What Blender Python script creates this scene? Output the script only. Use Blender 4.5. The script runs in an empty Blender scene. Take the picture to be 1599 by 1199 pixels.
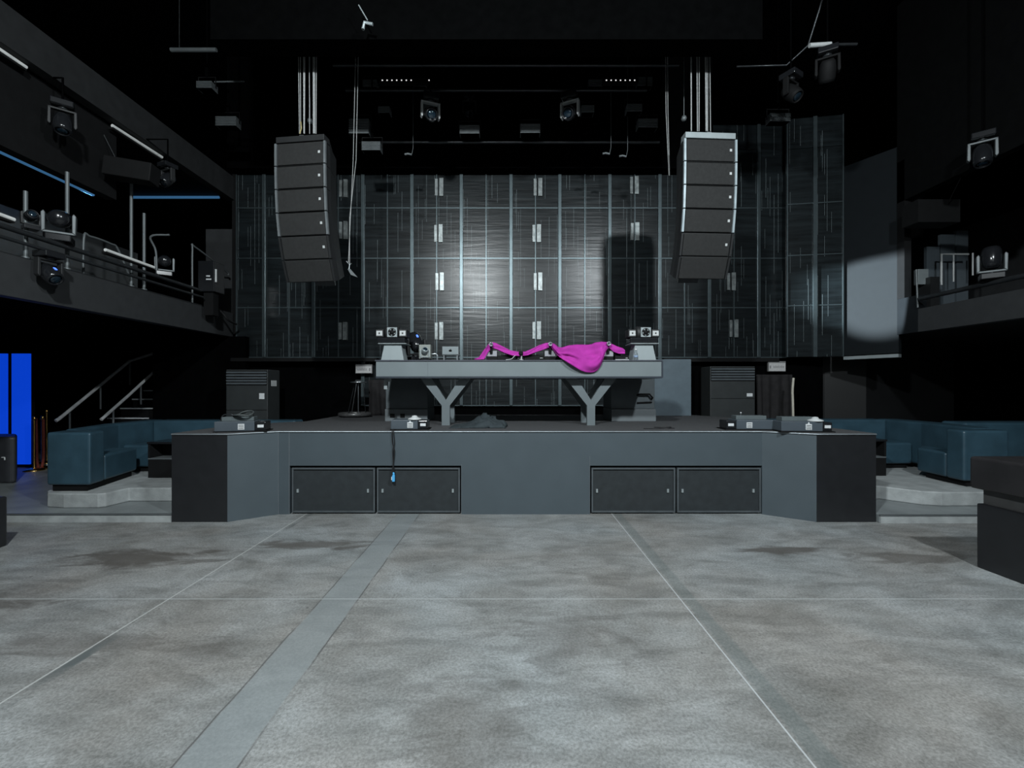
import bpy, bmesh, math, random
from mathutils import Vector, Matrix, noise
random.seed(7)
R = math.radians
SC = bpy.context.scene
COL = SC.collection
# ------------------------------------------------------------------ camera
F = 700.0; CX = 797.0; CY = 605.0; EYE = 1.6
cam = bpy.data.cameras.new('camera'); camo = bpy.data.objects.new('camera', cam); COL.objects.link(camo)
camo.location = (0, 0, EYE); camo.rotation_euler = (R(90), 0, 0)
cam.sensor_fit = 'HORIZONTAL'; cam.sensor_width = 36; cam.lens = 36*F/1599
cam.shift_x = 2.5/1599; cam.shift_y = 5.5/1599; cam.clip_start = .05
SC.camera = camo
# ------------------------------------------------------------------ light
SC.view_settings.view_transform = 'Standard'; SC.view_settings.look = 'None'
SC.view_settings.exposure = 0.0; SC.view_settings.gamma = 1
w = bpy.data.worlds.new('world'); SC.world = w; w.use_nodes = True
w.node_tree.nodes['Background'].inputs[0].default_value = (.02, .025, .03, 1)
w.node_tree.nodes['Background'].inputs[1].default_value = 0.3
def area(name, loc, target, size, power, col):
    l = bpy.data.lights.new(name, 'AREA'); l.shape = 'DISK'; l.size = size; l.energy = power; l.color = col
    o = bpy.data.objects.new(name, l); COL.objects.link(o); o.location = loc
    d = Vector(target)-Vector(loc); o.rotation_euler = d.to_track_quat('-Z', 'Y').to_euler(); return o
area('house_light_left', (-1.35, -.1, 5.95), (-.3, 5.5, 1.2), .35, 500, (.9, .975, 1))
area('house_light_right', (3.4, 0, 6.0), (1.2, 5.5, 1.2), .35, 350, (.88, .96, 1))
area('fill_light_rear', (.3, -3.4, 4.2), (0, 6, 2.2), 3.0, 38, (.88, .97, 1))  # added broad soft fill behind the camera, stands in for ambient light
sp_ = bpy.data.lights.new('house_spot', 'SPOT'); sp_.energy = 62000; sp_.spot_size = R(6.8); sp_.spot_blend = .6; sp_.shadow_soft_size = .025; sp_.color = (.8, .93, 1)
spo = bpy.data.objects.new('house_spot', sp_); COL.objects.link(spo); spo.location = (-9, 6.0, 4.45)   # a lamp inside the left gallery, shining across under its upper edge
spo.rotation_euler = (Vector((6.8, 8.25, 3.35))-spo.location).to_track_quat('-Z', 'Y').to_euler()
# ------------------------------------------------------------------ helpers
def X(px, D): return (px-CX)*D/F
def Z(py, D): return EYE-(py-CY)*D/F
def W(px, py, D): return Vector((X(px, D), D, Z(py, D)))
MATS = {}
def pm(name, col, rough=.5, metal=0, var=.15, scale=8, bump=0, bscale=60, spec=.5, emit=None, es=0, trans=0):
    if name in MATS: return MATS[name]
    m = bpy.data.materials.new(name); m.use_nodes = True; nt = m.node_tree; N = nt.nodes; L = nt.links
    b = N['Principled BSDF']; b.inputs['Roughness'].default_value = rough; b.inputs['Metallic'].default_value = metal
    b.inputs['Specular IOR Level'].default_value = spec
    if trans: b.inputs['Transmission Weight'].default_value = trans
    tc = N.new('ShaderNodeTexCoord'); n = N.new('ShaderNodeTexNoise'); n.inputs['Scale'].default_value = scale; n.inputs['Detail'].default_value = 5
    L.new(tc.outputs['Object'], n.inputs['Vector'])
    r = N.new('ShaderNodeValToRGB'); r.color_ramp.elements[0].position = .3; r.color_ramp.elements[1].position = .7
    r.color_ramp.elements[0].color = [c*(1-var) for c in col]+[1]; r.color_ramp.elements[1].color = [min(1, c*(1+var)) for c in col]+[1]
    L.new(n.outputs['Fac'], r.inputs['Fac']); L.new(r.outputs['Color'], b.inputs['Base Color'])
    if emit: b.inputs['Emission Color'].default_value = list(emit)+[1]; b.inputs['Emission Strength'].default_value = es
    if bump:
        n2 = N.new('ShaderNodeTexNoise'); n2.inputs['Scale'].default_value = bscale; L.new(tc.outputs['Object'], n2.inputs['Vector'])
        bp = N.new('ShaderNodeBump'); bp.inputs['Strength'].default_value = bump; bp.inputs['Distance'].default_value = .01
        L.new(n2.outputs['Fac'], bp.inputs['Height']); L.new(bp.outputs['Normal'], b.inputs['Normal'])
    MATS[name] = m; return m
BLACK = pm('matt_black_paint', (.006, .0062, .0066), .7, bump=.1, spec=.2)
VOID = pm('black_ceiling_paint', (.002, .0021, .0023), .95, spec=0)
FASC = pm('charcoal_gallery_paint', (.032, .034, .036), .65, spec=.4, var=.1)
FASCB = pm('black_gallery_end_panel', (.009, .011, .013), .6, spec=.15, var=.08)
STAGE = pm('blue_grey_stage_laminate', (.062, .08, .092), .42, var=.06, scale=3, spec=.5)
DECK = pm('stage_deck_carpet', (.07, .071, .074), .8, var=.15, scale=30, bump=.2, bscale=200, spec=.3)
SIDE = pm('black_stage_laminate', (.014, .015, .017), .4, var=.1)
DOORM = pm('dark_door_felt', (.02, .025, .028), .7, var=.15, scale=12, spec=.4)
TBL = pm('grey_booth_laminate', (.16, .19, .2), .5, var=.05, scale=3)
PLATE = pm('pale_grey_metal', (.3, .34, .35), .45, .3, var=.08)
WHITE = pm('white_label', (.62, .64, .65), .5, var=.05, scale=40)
WHITEP = pm('white_plastic', (.5, .52, .52), .4, var=.05)
METAL = pm('brushed_steel', (.42, .45, .47), .28, .9, var=.1)
DMET = pm('dark_steel', (.06, .065, .07), .35, .7, var=.15)
GLOSS = pm('gloss_black_shell', (.012, .013, .015), .18, var=.1)
FINM = pm('grey_heat_sink', (.13, .145, .15), .5, .3, var=.1)
GRIL = pm('black_speaker_grille', (.018, .0185, .0185), .7, var=.2, scale=25, bump=.5, bscale=350, spec=.4)
CAB = pm('black_speaker_cabinet', (.013, .014, .015), .55, bump=.2, bscale=180)
LEATH = pm('teal_blue_leather', (.03, .068, .095), .42, var=.2, scale=4, bump=.1, bscale=30)
LEATHB = pm('black_leather', (.02, .019, .02), .4, var=.2, scale=4, bump=.1, bscale=30)
CLOTH = pm('magenta_cloth', (.42, .035, .33), .8, var=.12, scale=9, bump=.25, bscale=300, spec=.2)
DCLOTH = pm('dark_crumpled_cloth', (.035, .045, .05), .85, var=.2, bump=.3, bscale=80, spec=.2)
CURT = pm('black_curtain_cloth', (.022, .021, .022), .9, var=.2, spec=.2)
GOLD = pm('polished_brass', (.75, .48, .16), .25, 1, var=.1)
ROPER = pm('red_velvet', (.16, .03, .02), .85, var=.3, scale=40)
BLUEP = pm('blue_lit_acrylic', (.01, .05, .4), .4, var=.03, emit=(.002, .045, .55), es=1.0)
CYAN = pm('cyan_strip_light', (.1, .3, .6), .4, var=.03, emit=(.1, .32, .65), es=.28)
DIODE = pm('lit_diode', (.9, .9, .9), .4, var=.03, emit=(1, 1, 1), es=.8)
BLED = pm('blue_diode', (.1, .2, .9), .4, var=.03, emit=(.1, .25, 1), es=1.2)
BCON = pm('blue_connector_plastic', (.08, .4, .75), .4, var=.05)
CABLE = pm('black_cable_rubber', (.012, .012, .013), .5, spec=.4)
ROPE = pm('grey_rigging_rope', (.3, .31, .31), .7, var=.2, scale=60)
YROPE = pm('yellow_rigging_rope', (.35, .3, .15), .7, var=.2, scale=60)
GLASS = pm('clear_glass', (.8, .88, .92), .05, var=.02, trans=.85)
LENS = pm('dark_lens_glass', (.01, .02, .03), .05, spec=.8)
CONC = pm('raised_floor_concrete', (.19, .21, .215), .45, var=.18, scale=3, bump=.15, bscale=40)
CONW = pm('pale_concrete_curb', (.34, .36, .36), .6, var=.2, scale=6, bump=.2, bscale=50)
ACM = pm('dark_unit_casing', (.028, .032, .033), .5, var=.1)
VENT = pm('grey_vent_slat', (.13, .15, .165), .45, .2, var=.1)
SIGN = pm('exit_sign_face', (.42, .42, .42), .5, var=.1, scale=30, emit=(.8, .8, .8), es=.05)
MARK = pm('dark_printed_mark', (.05, .05, .05), .6)

def link(o): COL.objects.link(o); return o
def woff(o):
    v = Vector((0, 0, 0))
    while o is not None: v += o.location; o = o.parent
    return v
class MB:
    def __init__(s): s.v = []; s.f = []; s.sm = []
    def add(s, vs, fs, smooth=False):
        n = len(s.v); s.v += [Vector(v) for v in vs]; s.f += [tuple(i+n for i in f) for f in fs]; s.sm += [smooth]*len(fs); return s
    def box(s, x0, x1, y0, y1, z0, z1, M=None):
        vs = [Vector(v) for v in ((x0,y0,z0),(x1,y0,z0),(x1,y1,z0),(x0,y1,z0),(x0,y0,z1),(x1,y0,z1),(x1,y1,z1),(x0,y1,z1))]
        if M: vs = [M @ v for v in vs]
        return s.add(vs, [(3,2,1,0),(4,5,6,7),(0,1,5,4),(1,2,6,5),(2,3,7,6),(3,0,4,7)])
    def cbox(s, c, sx, sy, sz, M=None):
        c = Vector(c); T = Matrix.Translation(c) @ (M or Matrix.Identity(4))
        return s.box(-sx/2, sx/2, -sy/2, sy/2, -sz/2, sz/2, T)
    def prism(s, poly, z0, z1, top=None):
        n = len(poly); top = top or poly
        a = sum(poly[i][0]*poly[(i+1)%n][1]-poly[(i+1)%n][0]*poly[i][1] for i in range(n))
        if a < 0: poly = poly[::-1]; top = top[::-1]
        vs = [(p[0], p[1], z0) for p in poly]+[(p[0], p[1], z1) for p in top]
        return s.add(vs, [tuple(range(n-1, -1, -1)), tuple(range(n, 2*n))]+[(i, (i+1)%n, n+(i+1)%n, n+i) for i in range(n)])
    def prismy(s, poly, y0, y1):     # poly in (x,z), extruded along y
        n = len(poly)
        a = sum(poly[i][0]*poly[(i+1)%n][1]-poly[(i+1)%n][0]*poly[i][1] for i in range(n))
        if a < 0: poly = poly[::-1]
        vs = [(p[0], y0, p[1]) for p in poly]+[(p[0], y1, p[1]) for p in poly]
        return s.add(vs, [tuple(range(n)), tuple(range(2*n-1, n-1, -1))]+[(i, n+i, n+(i+1)%n, (i+1)%n) for i in range(n)])
    def tube(s, pts, r, n=10, caps=True, r2=None):
        pts = [Vector(p) for p in pts]; k = len(pts); rings = []; up = None
        for i, p in enumerate(pts):
            d = (pts[min(i+1, k-1)]-pts[max(i-1, 0)]).normalized()
            if up is None: up = d.orthogonal().normalized()
            up = (up-d*up.dot(d)).normalized(); q = d.cross(up)
            rr = r if r2 is None else r+(r2-r)*i/(k-1)
            rings.append([p+(up*math.cos(2*math.pi*j/n)+q*math.sin(2*math.pi*j/n))*rr for j in range(n)])
        fs = []
        for i in range(k-1):
            for j in range(n): fs.append((i*n+j, i*n+(j+1)%n, (i+1)*n+(j+1)%n, (i+1)*n+j))
        s.add([v for g in rings for v in g], fs, True)
        if caps:
            s.add(rings[0], [tuple(range(n-1, -1, -1))]); s.add(rings[-1], [tuple(range(n))])
        return s
    def lathe(s, prof, c, M=None, n=24, smooth=True):
        c = Vector(c); M = M or Matrix.Identity(4); vs = []
        for r, z in prof:
            for j in range(n): vs.append(c+(M @ Vector((max(r, 1e-4)*math.cos(2*math.pi*j/n), max(r, 1e-4)*math.sin(2*math.pi*j/n), z))))
        fs = [(i*n+j, i*n+(j+1)%n, (i+1)*n+(j+1)%n, (i+1)*n+j) for i in range(len(prof)-1) for j in range(n)]
        fs += [tuple(range(n-1, -1, -1)), tuple(range((len(prof)-1)*n, len(prof)*n))]
        return s.add(vs, fs, smooth)
    def ring(s, c, R0, r, M=None, n=24, m=8, a0=0, a1=2*math.pi):
        M = M or Matrix.Identity(4); c = Vector(c); full = abs(a1-a0-2*math.pi) < 1e-3
        pts = [c+(M @ Vector((R0*math.cos(a0+(a1-a0)*i/n), R0*math.sin(a0+(a1-a0)*i/n), 0))) for i in range(n+1)]
        return s.tube(pts, r, m, caps=not full)
    def build(s, name, mat, parent=None, loc=None, bevel=0, seg=2, solid=0, sub=0):
        off = woff(parent) if parent else Vector(loc or (0, 0, 0))
        me = bpy.data.meshes.new(name); me.from_pydata([v-off for v in s.v], [], s.f)
        for p, q in zip(me.polygons, s.sm): p.use_smooth = q
        me.materials.append(mat); me.update()
        o = bpy.data.objects.new(name, me); link(o)
        if parent: o.parent = parent
        else: o.location = off
        if solid: md = o.modifiers.new('solid', 'SOLIDIFY'); md.thickness = solid; md.offset = 0
        if sub: md = o.modifiers.new('sub', 'SUBSURF'); md.levels = sub; md.render_levels = sub
        if bevel:
            md = o.modifiers.new('bevel', 'BEVEL'); md.width = bevel; md.segments = seg; md.limit_method = 'ANGLE'; md.angle_limit = R(40)
        return o
def tag(o, label, cat, group=None):
    o['label'] = label; o['category'] = cat
    if group: o['group'] = group
    return o
def thing(name, label, cat, loc, group=None):
    o = bpy.data.objects.new(name, None); o.empty_display_size = .1; link(o); o.location = loc
    return tag(o, label, cat, group)
def struct(name, mb, mat, **k):
    o = mb.build(name, mat, **k); o['kind'] = 'structure'; return o
def dup(root, loc, rotz=None, label=None, scale=None):
    def cp(o, par):
        c = o.copy(); link(c); c.parent = par
        for ch in list(o.children): cp(ch, c)
        return c
    r = cp(root, None); r.location = loc
    if rotz is not None: r.rotation_euler = (0, 0, rotz)
    if scale: r.scale = (scale,)*3
    if label: r['label'] = label
    return r
def RX(a): return Matrix.Rotation(a, 4, 'X')
def RY(a): return Matrix.Rotation(a, 4, 'Y')
def RZ(a): return Matrix.Rotation(a, 4, 'Z')
def arc(pts, n=8):
    """smooth curve through points (Catmull-Rom)"""
    P = [Vector(p) for p in pts]; P = [P[0]*2-P[1]]+P+[P[-1]*2-P[-2]]; out = []
    for i in range(1, len(P)-2):
        for k in range(n):
            t = k/n; a, b, c, d = P[i-1], P[i], P[i+1], P[i+2]
            out.append(.5*((2*b)+(c-a)*t+(2*a-5*b+4*c-d)*t*t+(3*b-a-3*c+d)*t**3))
    out.append(P[-2]); return out

# ------------------------------------------------------------------ floor material
def floor_material():
    m = bpy.data.materials.new('worn_polished_concrete'); m.use_nodes = True; nt = m.node_tree; N = nt.nodes; L = nt.links
    b = N['Principled BSDF']; tc = N.new('ShaderNodeTexCoord'); co = tc.outputs['Object']
    def mapp(sx, sy, rot=0, off=(0, 0, 0)):
        mp = N.new('ShaderNodeMapping'); mp.inputs['Scale'].default_value = (sx, sy, 1); mp.inputs['Rotation'].default_value = (0, 0, rot); mp.inputs['Location'].default_value = off
        L.new(co, mp.inputs['Vector']); return mp.outputs['Vector']
    def nz(vec, scale, det=5, rough=.55, dist=0):
        n = N.new('ShaderNodeTexNoise'); n.inputs['Scale'].default_value = scale; n.inputs['Detail'].default_value = det
        n.inputs['Roughness'].default_value = rough; n.inputs['Distortion'].default_value = dist; L.new(vec, n.inputs['Vector']); return n.outputs['Fac']
    def mathn(op, a, bb=None, c=None, clamp=False):
        n = N.new('ShaderNodeMath'); n.operation = op; n.use_clamp = clamp
        for i, v in enumerate((a, bb, c)):
            if v is None: continue
            if isinstance(v, (int, float)): n.inputs[i].default_value = v
            else: L.new(v, n.inputs[i])
        return n.outputs[0]
    def ramp(f, p0, p1, c0=(0, 0, 0), c1=(1, 1, 1)):
        r = N.new('ShaderNodeValToRGB'); e = r.color_ramp.elements; e[0].position = p0; e[1].position = p1
        e[0].color = list(c0)+[1]; e[1].color = list(c1)+[1]; L.new(f, r.inputs['Fac']); return r.outputs['Color']
    def mix(fac, a, bb, mode='MIX'):
        n = N.new('ShaderNodeMix'); n.data_type = 'RGBA'; n.blend_type = mode
        for s, v in ((n.inputs[0], fac), (n.inputs[6], a), (n.inputs[7], bb)):
            if isinstance(v, (int, float)): s.default_value = v
            elif isinstance(v, tuple): s.default_value = list(v)+[1]
            else: L.new(v, s)
        return n.outputs[2]
    sx = N.new('ShaderNodeSeparateXYZ'); L.new(co, sx.inputs[0]); x = sx.outputs[0]; y = sx.outputs[1]
    big = nz(co, .55, 4, .5, .4)
    base = ramp(big, .35, .65, (.215, .21, .2), (.245, .265, .272))
    sw = nz(mapp(1, 2.1, R(18)), 1.15, 8, .62, 1.8)
    base = mix(1.0, base, ramp(sw, .33, .62, (.78, .78, .77), (1.1, 1.1, 1.1)), 'MULTIPLY')
    st = nz(mapp(.9, 2.6, R(-12), (4, 2, 0)), 2.2, 7, .6, 1.2)
    base = mix(.55, base, ramp(st, .38, .55, (.75, .75, .75), (1.1, 1.1, 1.1)), 'MULTIPLY')
    fine = nz(co, 62, 5, .8)
    base = mix(.7, base, ramp(fine, .4, .6, (.6, .6, .58), (1.3, 1.3, 1.3)), 'MULTIPLY')
    blot = nz(co, 1.7, 6, .7, .6)
    base = mix(.6, base, ramp(blot, .4, .58, (.76, .74, .72), (1.1, 1.1, 1.1)), 'MULTIPLY')
    # brown-dark scuffs of their own shape
    for (cx, cy, rx, ry, s) in ((2.68, 4.42, .34, .1, .5), (-3.45, 4.2, .6, .2, .42), (-2.0, 4.55, .55, .12, .38), (3.75, 4.2, .5, .15, .3), (-4.2, 3.3, .6, .2, .3), (.35, 2.9, .35, .3, .16), (-.2, 2.1, .3, .35, .16), (-2.6, 2.8, .7, .14, .22)):
        dx = mathn('DIVIDE', mathn('SUBTRACT', x, cx), rx); dy = mathn('DIVIDE', mathn('SUBTRACT', y, cy), ry)
        d = mathn('SQRT', mathn('ADD', mathn('MULTIPLY', dx, dx), mathn('MULTIPLY', dy, dy)))
        d = mathn('ADD', d, mathn('MULTIPLY', mathn('SUBTRACT', st, .48), 3.2))
        f = mathn('MULTIPLY', mathn('MULTIPLY', mathn('SUBTRACT', 1.3, d), 1.6, clamp=True), min(.8, s*1.9))
        base = mix(f, base, (.07, .062, .055))
    # small dark chips
    v = N.new('ShaderNodeTexVoronoi'); v.inputs['Scale'].default_value = 2.3; L.new(mapp(1, 1), v.inputs['Vector'])
    chip = mathn('LESS_THAN', mathn('ADD', v.outputs['Distance'], mathn('MULTIPLY', fine, .05)), .05)
    base = mix(mathn('MULTIPLY', chip, .65), base, (.06, .06, .06))
    wob = mathn('MULTIPLY', mathn('SUBTRACT', nz(co, 3, 3), .5), .02)
    def band(c, h, soft=.006):
        a = mathn('ABSOLUTE', mathn('SUBTRACT', mathn('ADD', x, wob), c))
        return mathn('DIVIDE', mathn('SUBTRACT', h, a), soft, clamp=True)
    bf = mathn('MINIMUM', band(-1.29, .135), 1.0)
    base = mix(mathn('MULTIPLY', bf, .62), base, (.2, .225, .232))
    eg = mathn('SUBTRACT', band(-1.29, .147), band(-1.29, .138), clamp=True)
    base = mix(mathn('MULTIPLY', eg, ramp(nz(mapp(1, .6), 3), .4, .5)), base, (.085, .085, .085))
    base = mix(mathn('MULTIPLY', band(1.355, .06, .02), .4), base, (.09, .115, .115))
    base = mix(mathn('MULTIPLY', band(-2.54, .04, .01), ramp(nz(mapp(1, .5, 0, (3, 1, 0)), 1.2), .48, .55)), base, (.09, .1, .1))
    def line(co1, c, h, strength, col):
        nonlocal base
        a = mathn('LESS_THAN', mathn('ABSOLUTE', mathn('SUBTRACT', co1, c)), h)
        base = mix(mathn('MULTIPLY', a, strength), base, col)
    line(x, 1.285, .0045, .8, (.42, .44, .45)); line(x, -2.585, .006, .75, (.42, .43, .42)); line(y, 3.394, .007, .5, (.4, .42, .42))
    L.new(base, b.inputs['Base Color'])
    rg = mathn('MULTIPLY_ADD', sw, .3, .42); L.new(rg, b.inputs['Roughness'])
    b.inputs['Specular IOR Level'].default_value = .4
    bp = N.new('ShaderNodeBump'); bp.inputs['Strength'].default_value = .35; bp.inputs['Distance'].default_value = .004
    L.new(mathn('ADD', fine, mathn('MULTIPLY', sw, 1.5)), bp.inputs['Height']); L.new(bp.outputs['Normal'], b.inputs['Normal'])
    return m
# ------------------------------------------------------------------ room shell
struct('floor', MB().box(-11, 11.5, -6, 13, -.1, 0), floor_material())
struct('wall_left', MB().box(-11.2, -11, -6, 13, 0, 8.5), BLACK)
struct('wall_right', MB().box(11.5, 11.7, -6, 13, 0, 8.5), BLACK)
struct('wall_back', MB().box(-11.2, 11.7, 13, 13.2, 0, 8.5), VOID)
struct('wall_front', MB().box(-11.2, 11.7, -6.2, -6, 0, 8.5), BLACK)
struct('ceiling', MB().box(-11.2, 11.7, -6.2, 13.2, 8.5, 8.7), VOID)
# bulkhead hanging in front of the stage rig
struct('ceiling_bulkhead', MB().box(-3.75, 3.15, 5.6, 5.9, 5.95, 8.5), pm('bulkhead_paint', (.002, .0021, .0022), .95, spec=0))
# raised side floors
struct('floor_left_step', MB().box(-11, -4.03, 5.34, 12.9, 0, .1), CONC, bevel=.006)
struct('floor_right_step', MB().box(4.36, 11.5, 5.3, 12.9, 0, .1), CONC, bevel=.006)
struct('trim_1', MB().tube([(-11, 5.335, .093), (-4.03, 5.335, .093)], .009), METAL)
struct('trim_2', MB().tube([(4.36, 5.295, .093), (11.4, 5.295, .093)], .009), METAL)
struct('trim_3', MB().box(-11, -4.035, 5.322, 5.338, 0, .075), CONW)
struct('trim_4', MB().box(4.365, 11.4, 5.282, 5.298, 0, .075), CONW)
lp = [(-5.9, 8.6), (-5.98, 6.0), (-5.93, 5.74), (-5.8, 5.62), (-5.55, 5.57), (-5.14, 5.58), (-5.07, 5.62), (-5.02, 5.9), (-3.9, 5.9), (-3.9, 8.6)]
struct('floor_left_platform', MB().prism(lp, .1, .28), CONW, bevel=.015)
rp = [(9.5, 8.9), (9.5, 5.72), (5.45, 5.66), (5.25, 5.72), (4.95, 6.02), (4.2, 6.02), (4.2, 8.9)]
struct('floor_right_platform', MB().prism(rp, .1, .28), CONW, bevel=.015)
# galleries
YL0, YL1 = 3.2, 9.05
struct('wall_left_gallery_front', MB().box(-5.75, -5.6, YL0, YL1, 2.62, 3.1), FASC, bevel=.004)
struct('floor_left_gallery', MB().box(-10.9, -5.75, YL0, 12.5, 2.62, 2.72), VOID)
struct('wall_left_upper_front', MB().box(-5.75, -5.6, YL0, 9.3, 5.4, 5.86), pm('upper_gallery_paint', (.018, .019, .02), .7, spec=.3))
struct('wall_left_upper_band', MB().prismy([(-5.8, 5.4), (-5.95, 5.4), (-5.95, 4.36), (-5.8, 4.36)], YL0, 6.6), BLACK)
struct('ceiling_left_gallery', MB().box(-10.9, -5.95, YL0, 12.5, 5.58, 5.7), BLACK)
struct('wall_left_gallery_back', MB().box(-6.98, -6.9, 3.6, 8.3, 2.72, 4.08), pm('gallery_back_paint', (.05, .054, .056), .6))
struct('wall_left_gallery_end', MB().prism([(-6.25, 9.2), (-5.55, 9.2), (-5.55, 9.3), (-6.25, 9.3)], 2.72, 4.85), FASC)
struct('wall_left_under_gallery', MB().box(-7.14, -5.3, 8.95, 9.1, .1, 2.62), VOID)
XR = 6.9
struct('wall_right_gallery_front', MB().box(XR, XR+.15, 3.2, 7.59, 2.54, 2.93), FASC, bevel=.004)
struct('wall_right_gallery_end', MB().box(XR, XR+.15, 7.59, 8.0, 2.54, 3.17), FASCB, bevel=.004)
struct('floor_right_gallery', MB().box(XR+.15, 11.4, 3.2, 12.5, 2.54, 2.64), BLACK)
struct('wall_right_upper_front', MB().prismy([(XR, 4.88), (XR+.15, 4.88), (XR+.15, 8.4), (XR, 8.4)], 3.2, 8.0), pm('upper_gallery_paint_right', (.004, .0043, .0045), .8, spec=.05))
struct('wall_right_gallery_back', MB().box(10.2, 10.4, 5, 12, 2.64, 5.2), FASC)
struct('wall_right_gloss_return', MB().prism([(6.5, 8.74), (6.93, 8.0), (7.03, 8.06), (6.6, 8.8)], 2.22, 5.9), pm('satin_return_panel', (.0095, .012, .014), .6, spec=.1, var=.05))
struct('trim_5', MB().prism([(6.47, 8.71), (6.9, 7.97), (7.03, 8.06), (6.6, 8.8)], 2.14, 2.2), PLATE)
struct('wall_right_under_gallery', MB().prism([(5.3, 9.9), (7.3, 9.2), (9.5, 9.6), (9.5, 9.8), (7.3, 9.4), (5.3, 10.1)], .1, 2.54), pm('lower_wall_paint', (.007, .0075, .008), .55, var=.2, scale=2))

# ------------------------------------------------------------------ stage
stg = thing('stage', 'low blue-grey stage with angled black-ended corner blocks and four front hatches', 'stage', (0.2, 7, 0))
H = 1.055
deck = [(-4.03, 5.333), (-3.367, 5.333), (-2.925, 5.657), (3.176, 5.657), (3.642, 5.333), (4.35, 5.333), (4.35, 7.2), (3.97, 8.2), (3.6, 8.95), (-3.3, 8.95), (-3.3, 7.25), (-4.03, 6.6)]
MB().prism(deck, 1.035, H).build('deck', DECK, stg)
e = MB(); e.tube([(-4.03, 5.328, H-.012), (-3.367, 5.328, H-.012), (-2.925, 5.652, H-.012), (3.176, 5.652, H-.012), (3.642, 5.328, H-.012), (4.35, 5.328, H-.012)], .009, 8)
e.build('edge_trim', pm('stage_edge_aluminium', (.25, .28, .3), .35, .6), stg)
yf = 5.657; hz = .614
f = MB(); f.box(-2.925, 3.176, yf, yf+.05, hz, 1.034)
f.box(-.616, 1.002, yf, yf+.05, 0, hz)
f.box(-2.925, -2.79, yf, yf+.05, 0, hz)
f.build('front_panel', STAGE, stg)
g = MB()
for xx in (-2.925, -2.79): g.box(xx-.004, xx+.004, yf-.004, yf+.01, 0, 1.03)
g.box(-.62, -.614, yf-.003, yf+.01, .0, .63); g.box(.998, 1.004, yf-.003, yf+.01, 0, .73)
g.build('panel_seam', VENT, stg)
MB().prism([(-3.367, 5.333), (-2.925, 5.657), (-2.925, 5.75), (-3.367, 5.43)], 0, 1.034).build('angled_panel', STAGE, stg)
MB().prism([(3.176, 5.657), (3.642, 5.333), (3.642, 5.43), (3.176, 5.75)], 0, 1.034).build('angled_panel', STAGE, stg)
MB().box(-4.03, -3.367, 5.333, 6.6, 0, 1.034).build('corner_block', SIDE, stg)['label'] = 'black laminate corner block'
MB().box(3.642, 4.35, 5.333, 7.2, 0, 1.034).build('corner_block', SIDE, stg)['label'] = 'black laminate corner block'
MB().box(-2.78, 3.17, yf+.12, yf+.16, 0, hz).build('recess_back', BLACK, stg)
for (a, b_) in ((455, 585), (588, 718), (924, 1055), (1058, 1189)):
    x0, x1 = X(a, yf), X(b_, yf); z0, z1 = .02, .585
    d = MB().box(x0+.02, x1-.02, yf+.03, yf+.07, z0+.02, z1-.02).build('hatch_door', DOORM, stg)
    fr = MB()
    for q in ((x0, x0+.02, z0, z1), (x1-.02, x1, z0, z1), (x0+.02, x1-.02, z0, z0+.02), (x0+.02, x1-.02, z1-.02, z1)):
        fr.box(q[0], q[1], yf+.01, yf+.06, q[2], q[3])
    fr.build('door_frame', pm('hatch_frame_metal', (.1, .115, .125), .4, .4), d)
    for xx in (x0+.07, x1-.09):
        MB().box(xx-.012, xx+.012, yf+.015, yf+.03, .27, .315).build('latch', PLATE, d)

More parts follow.
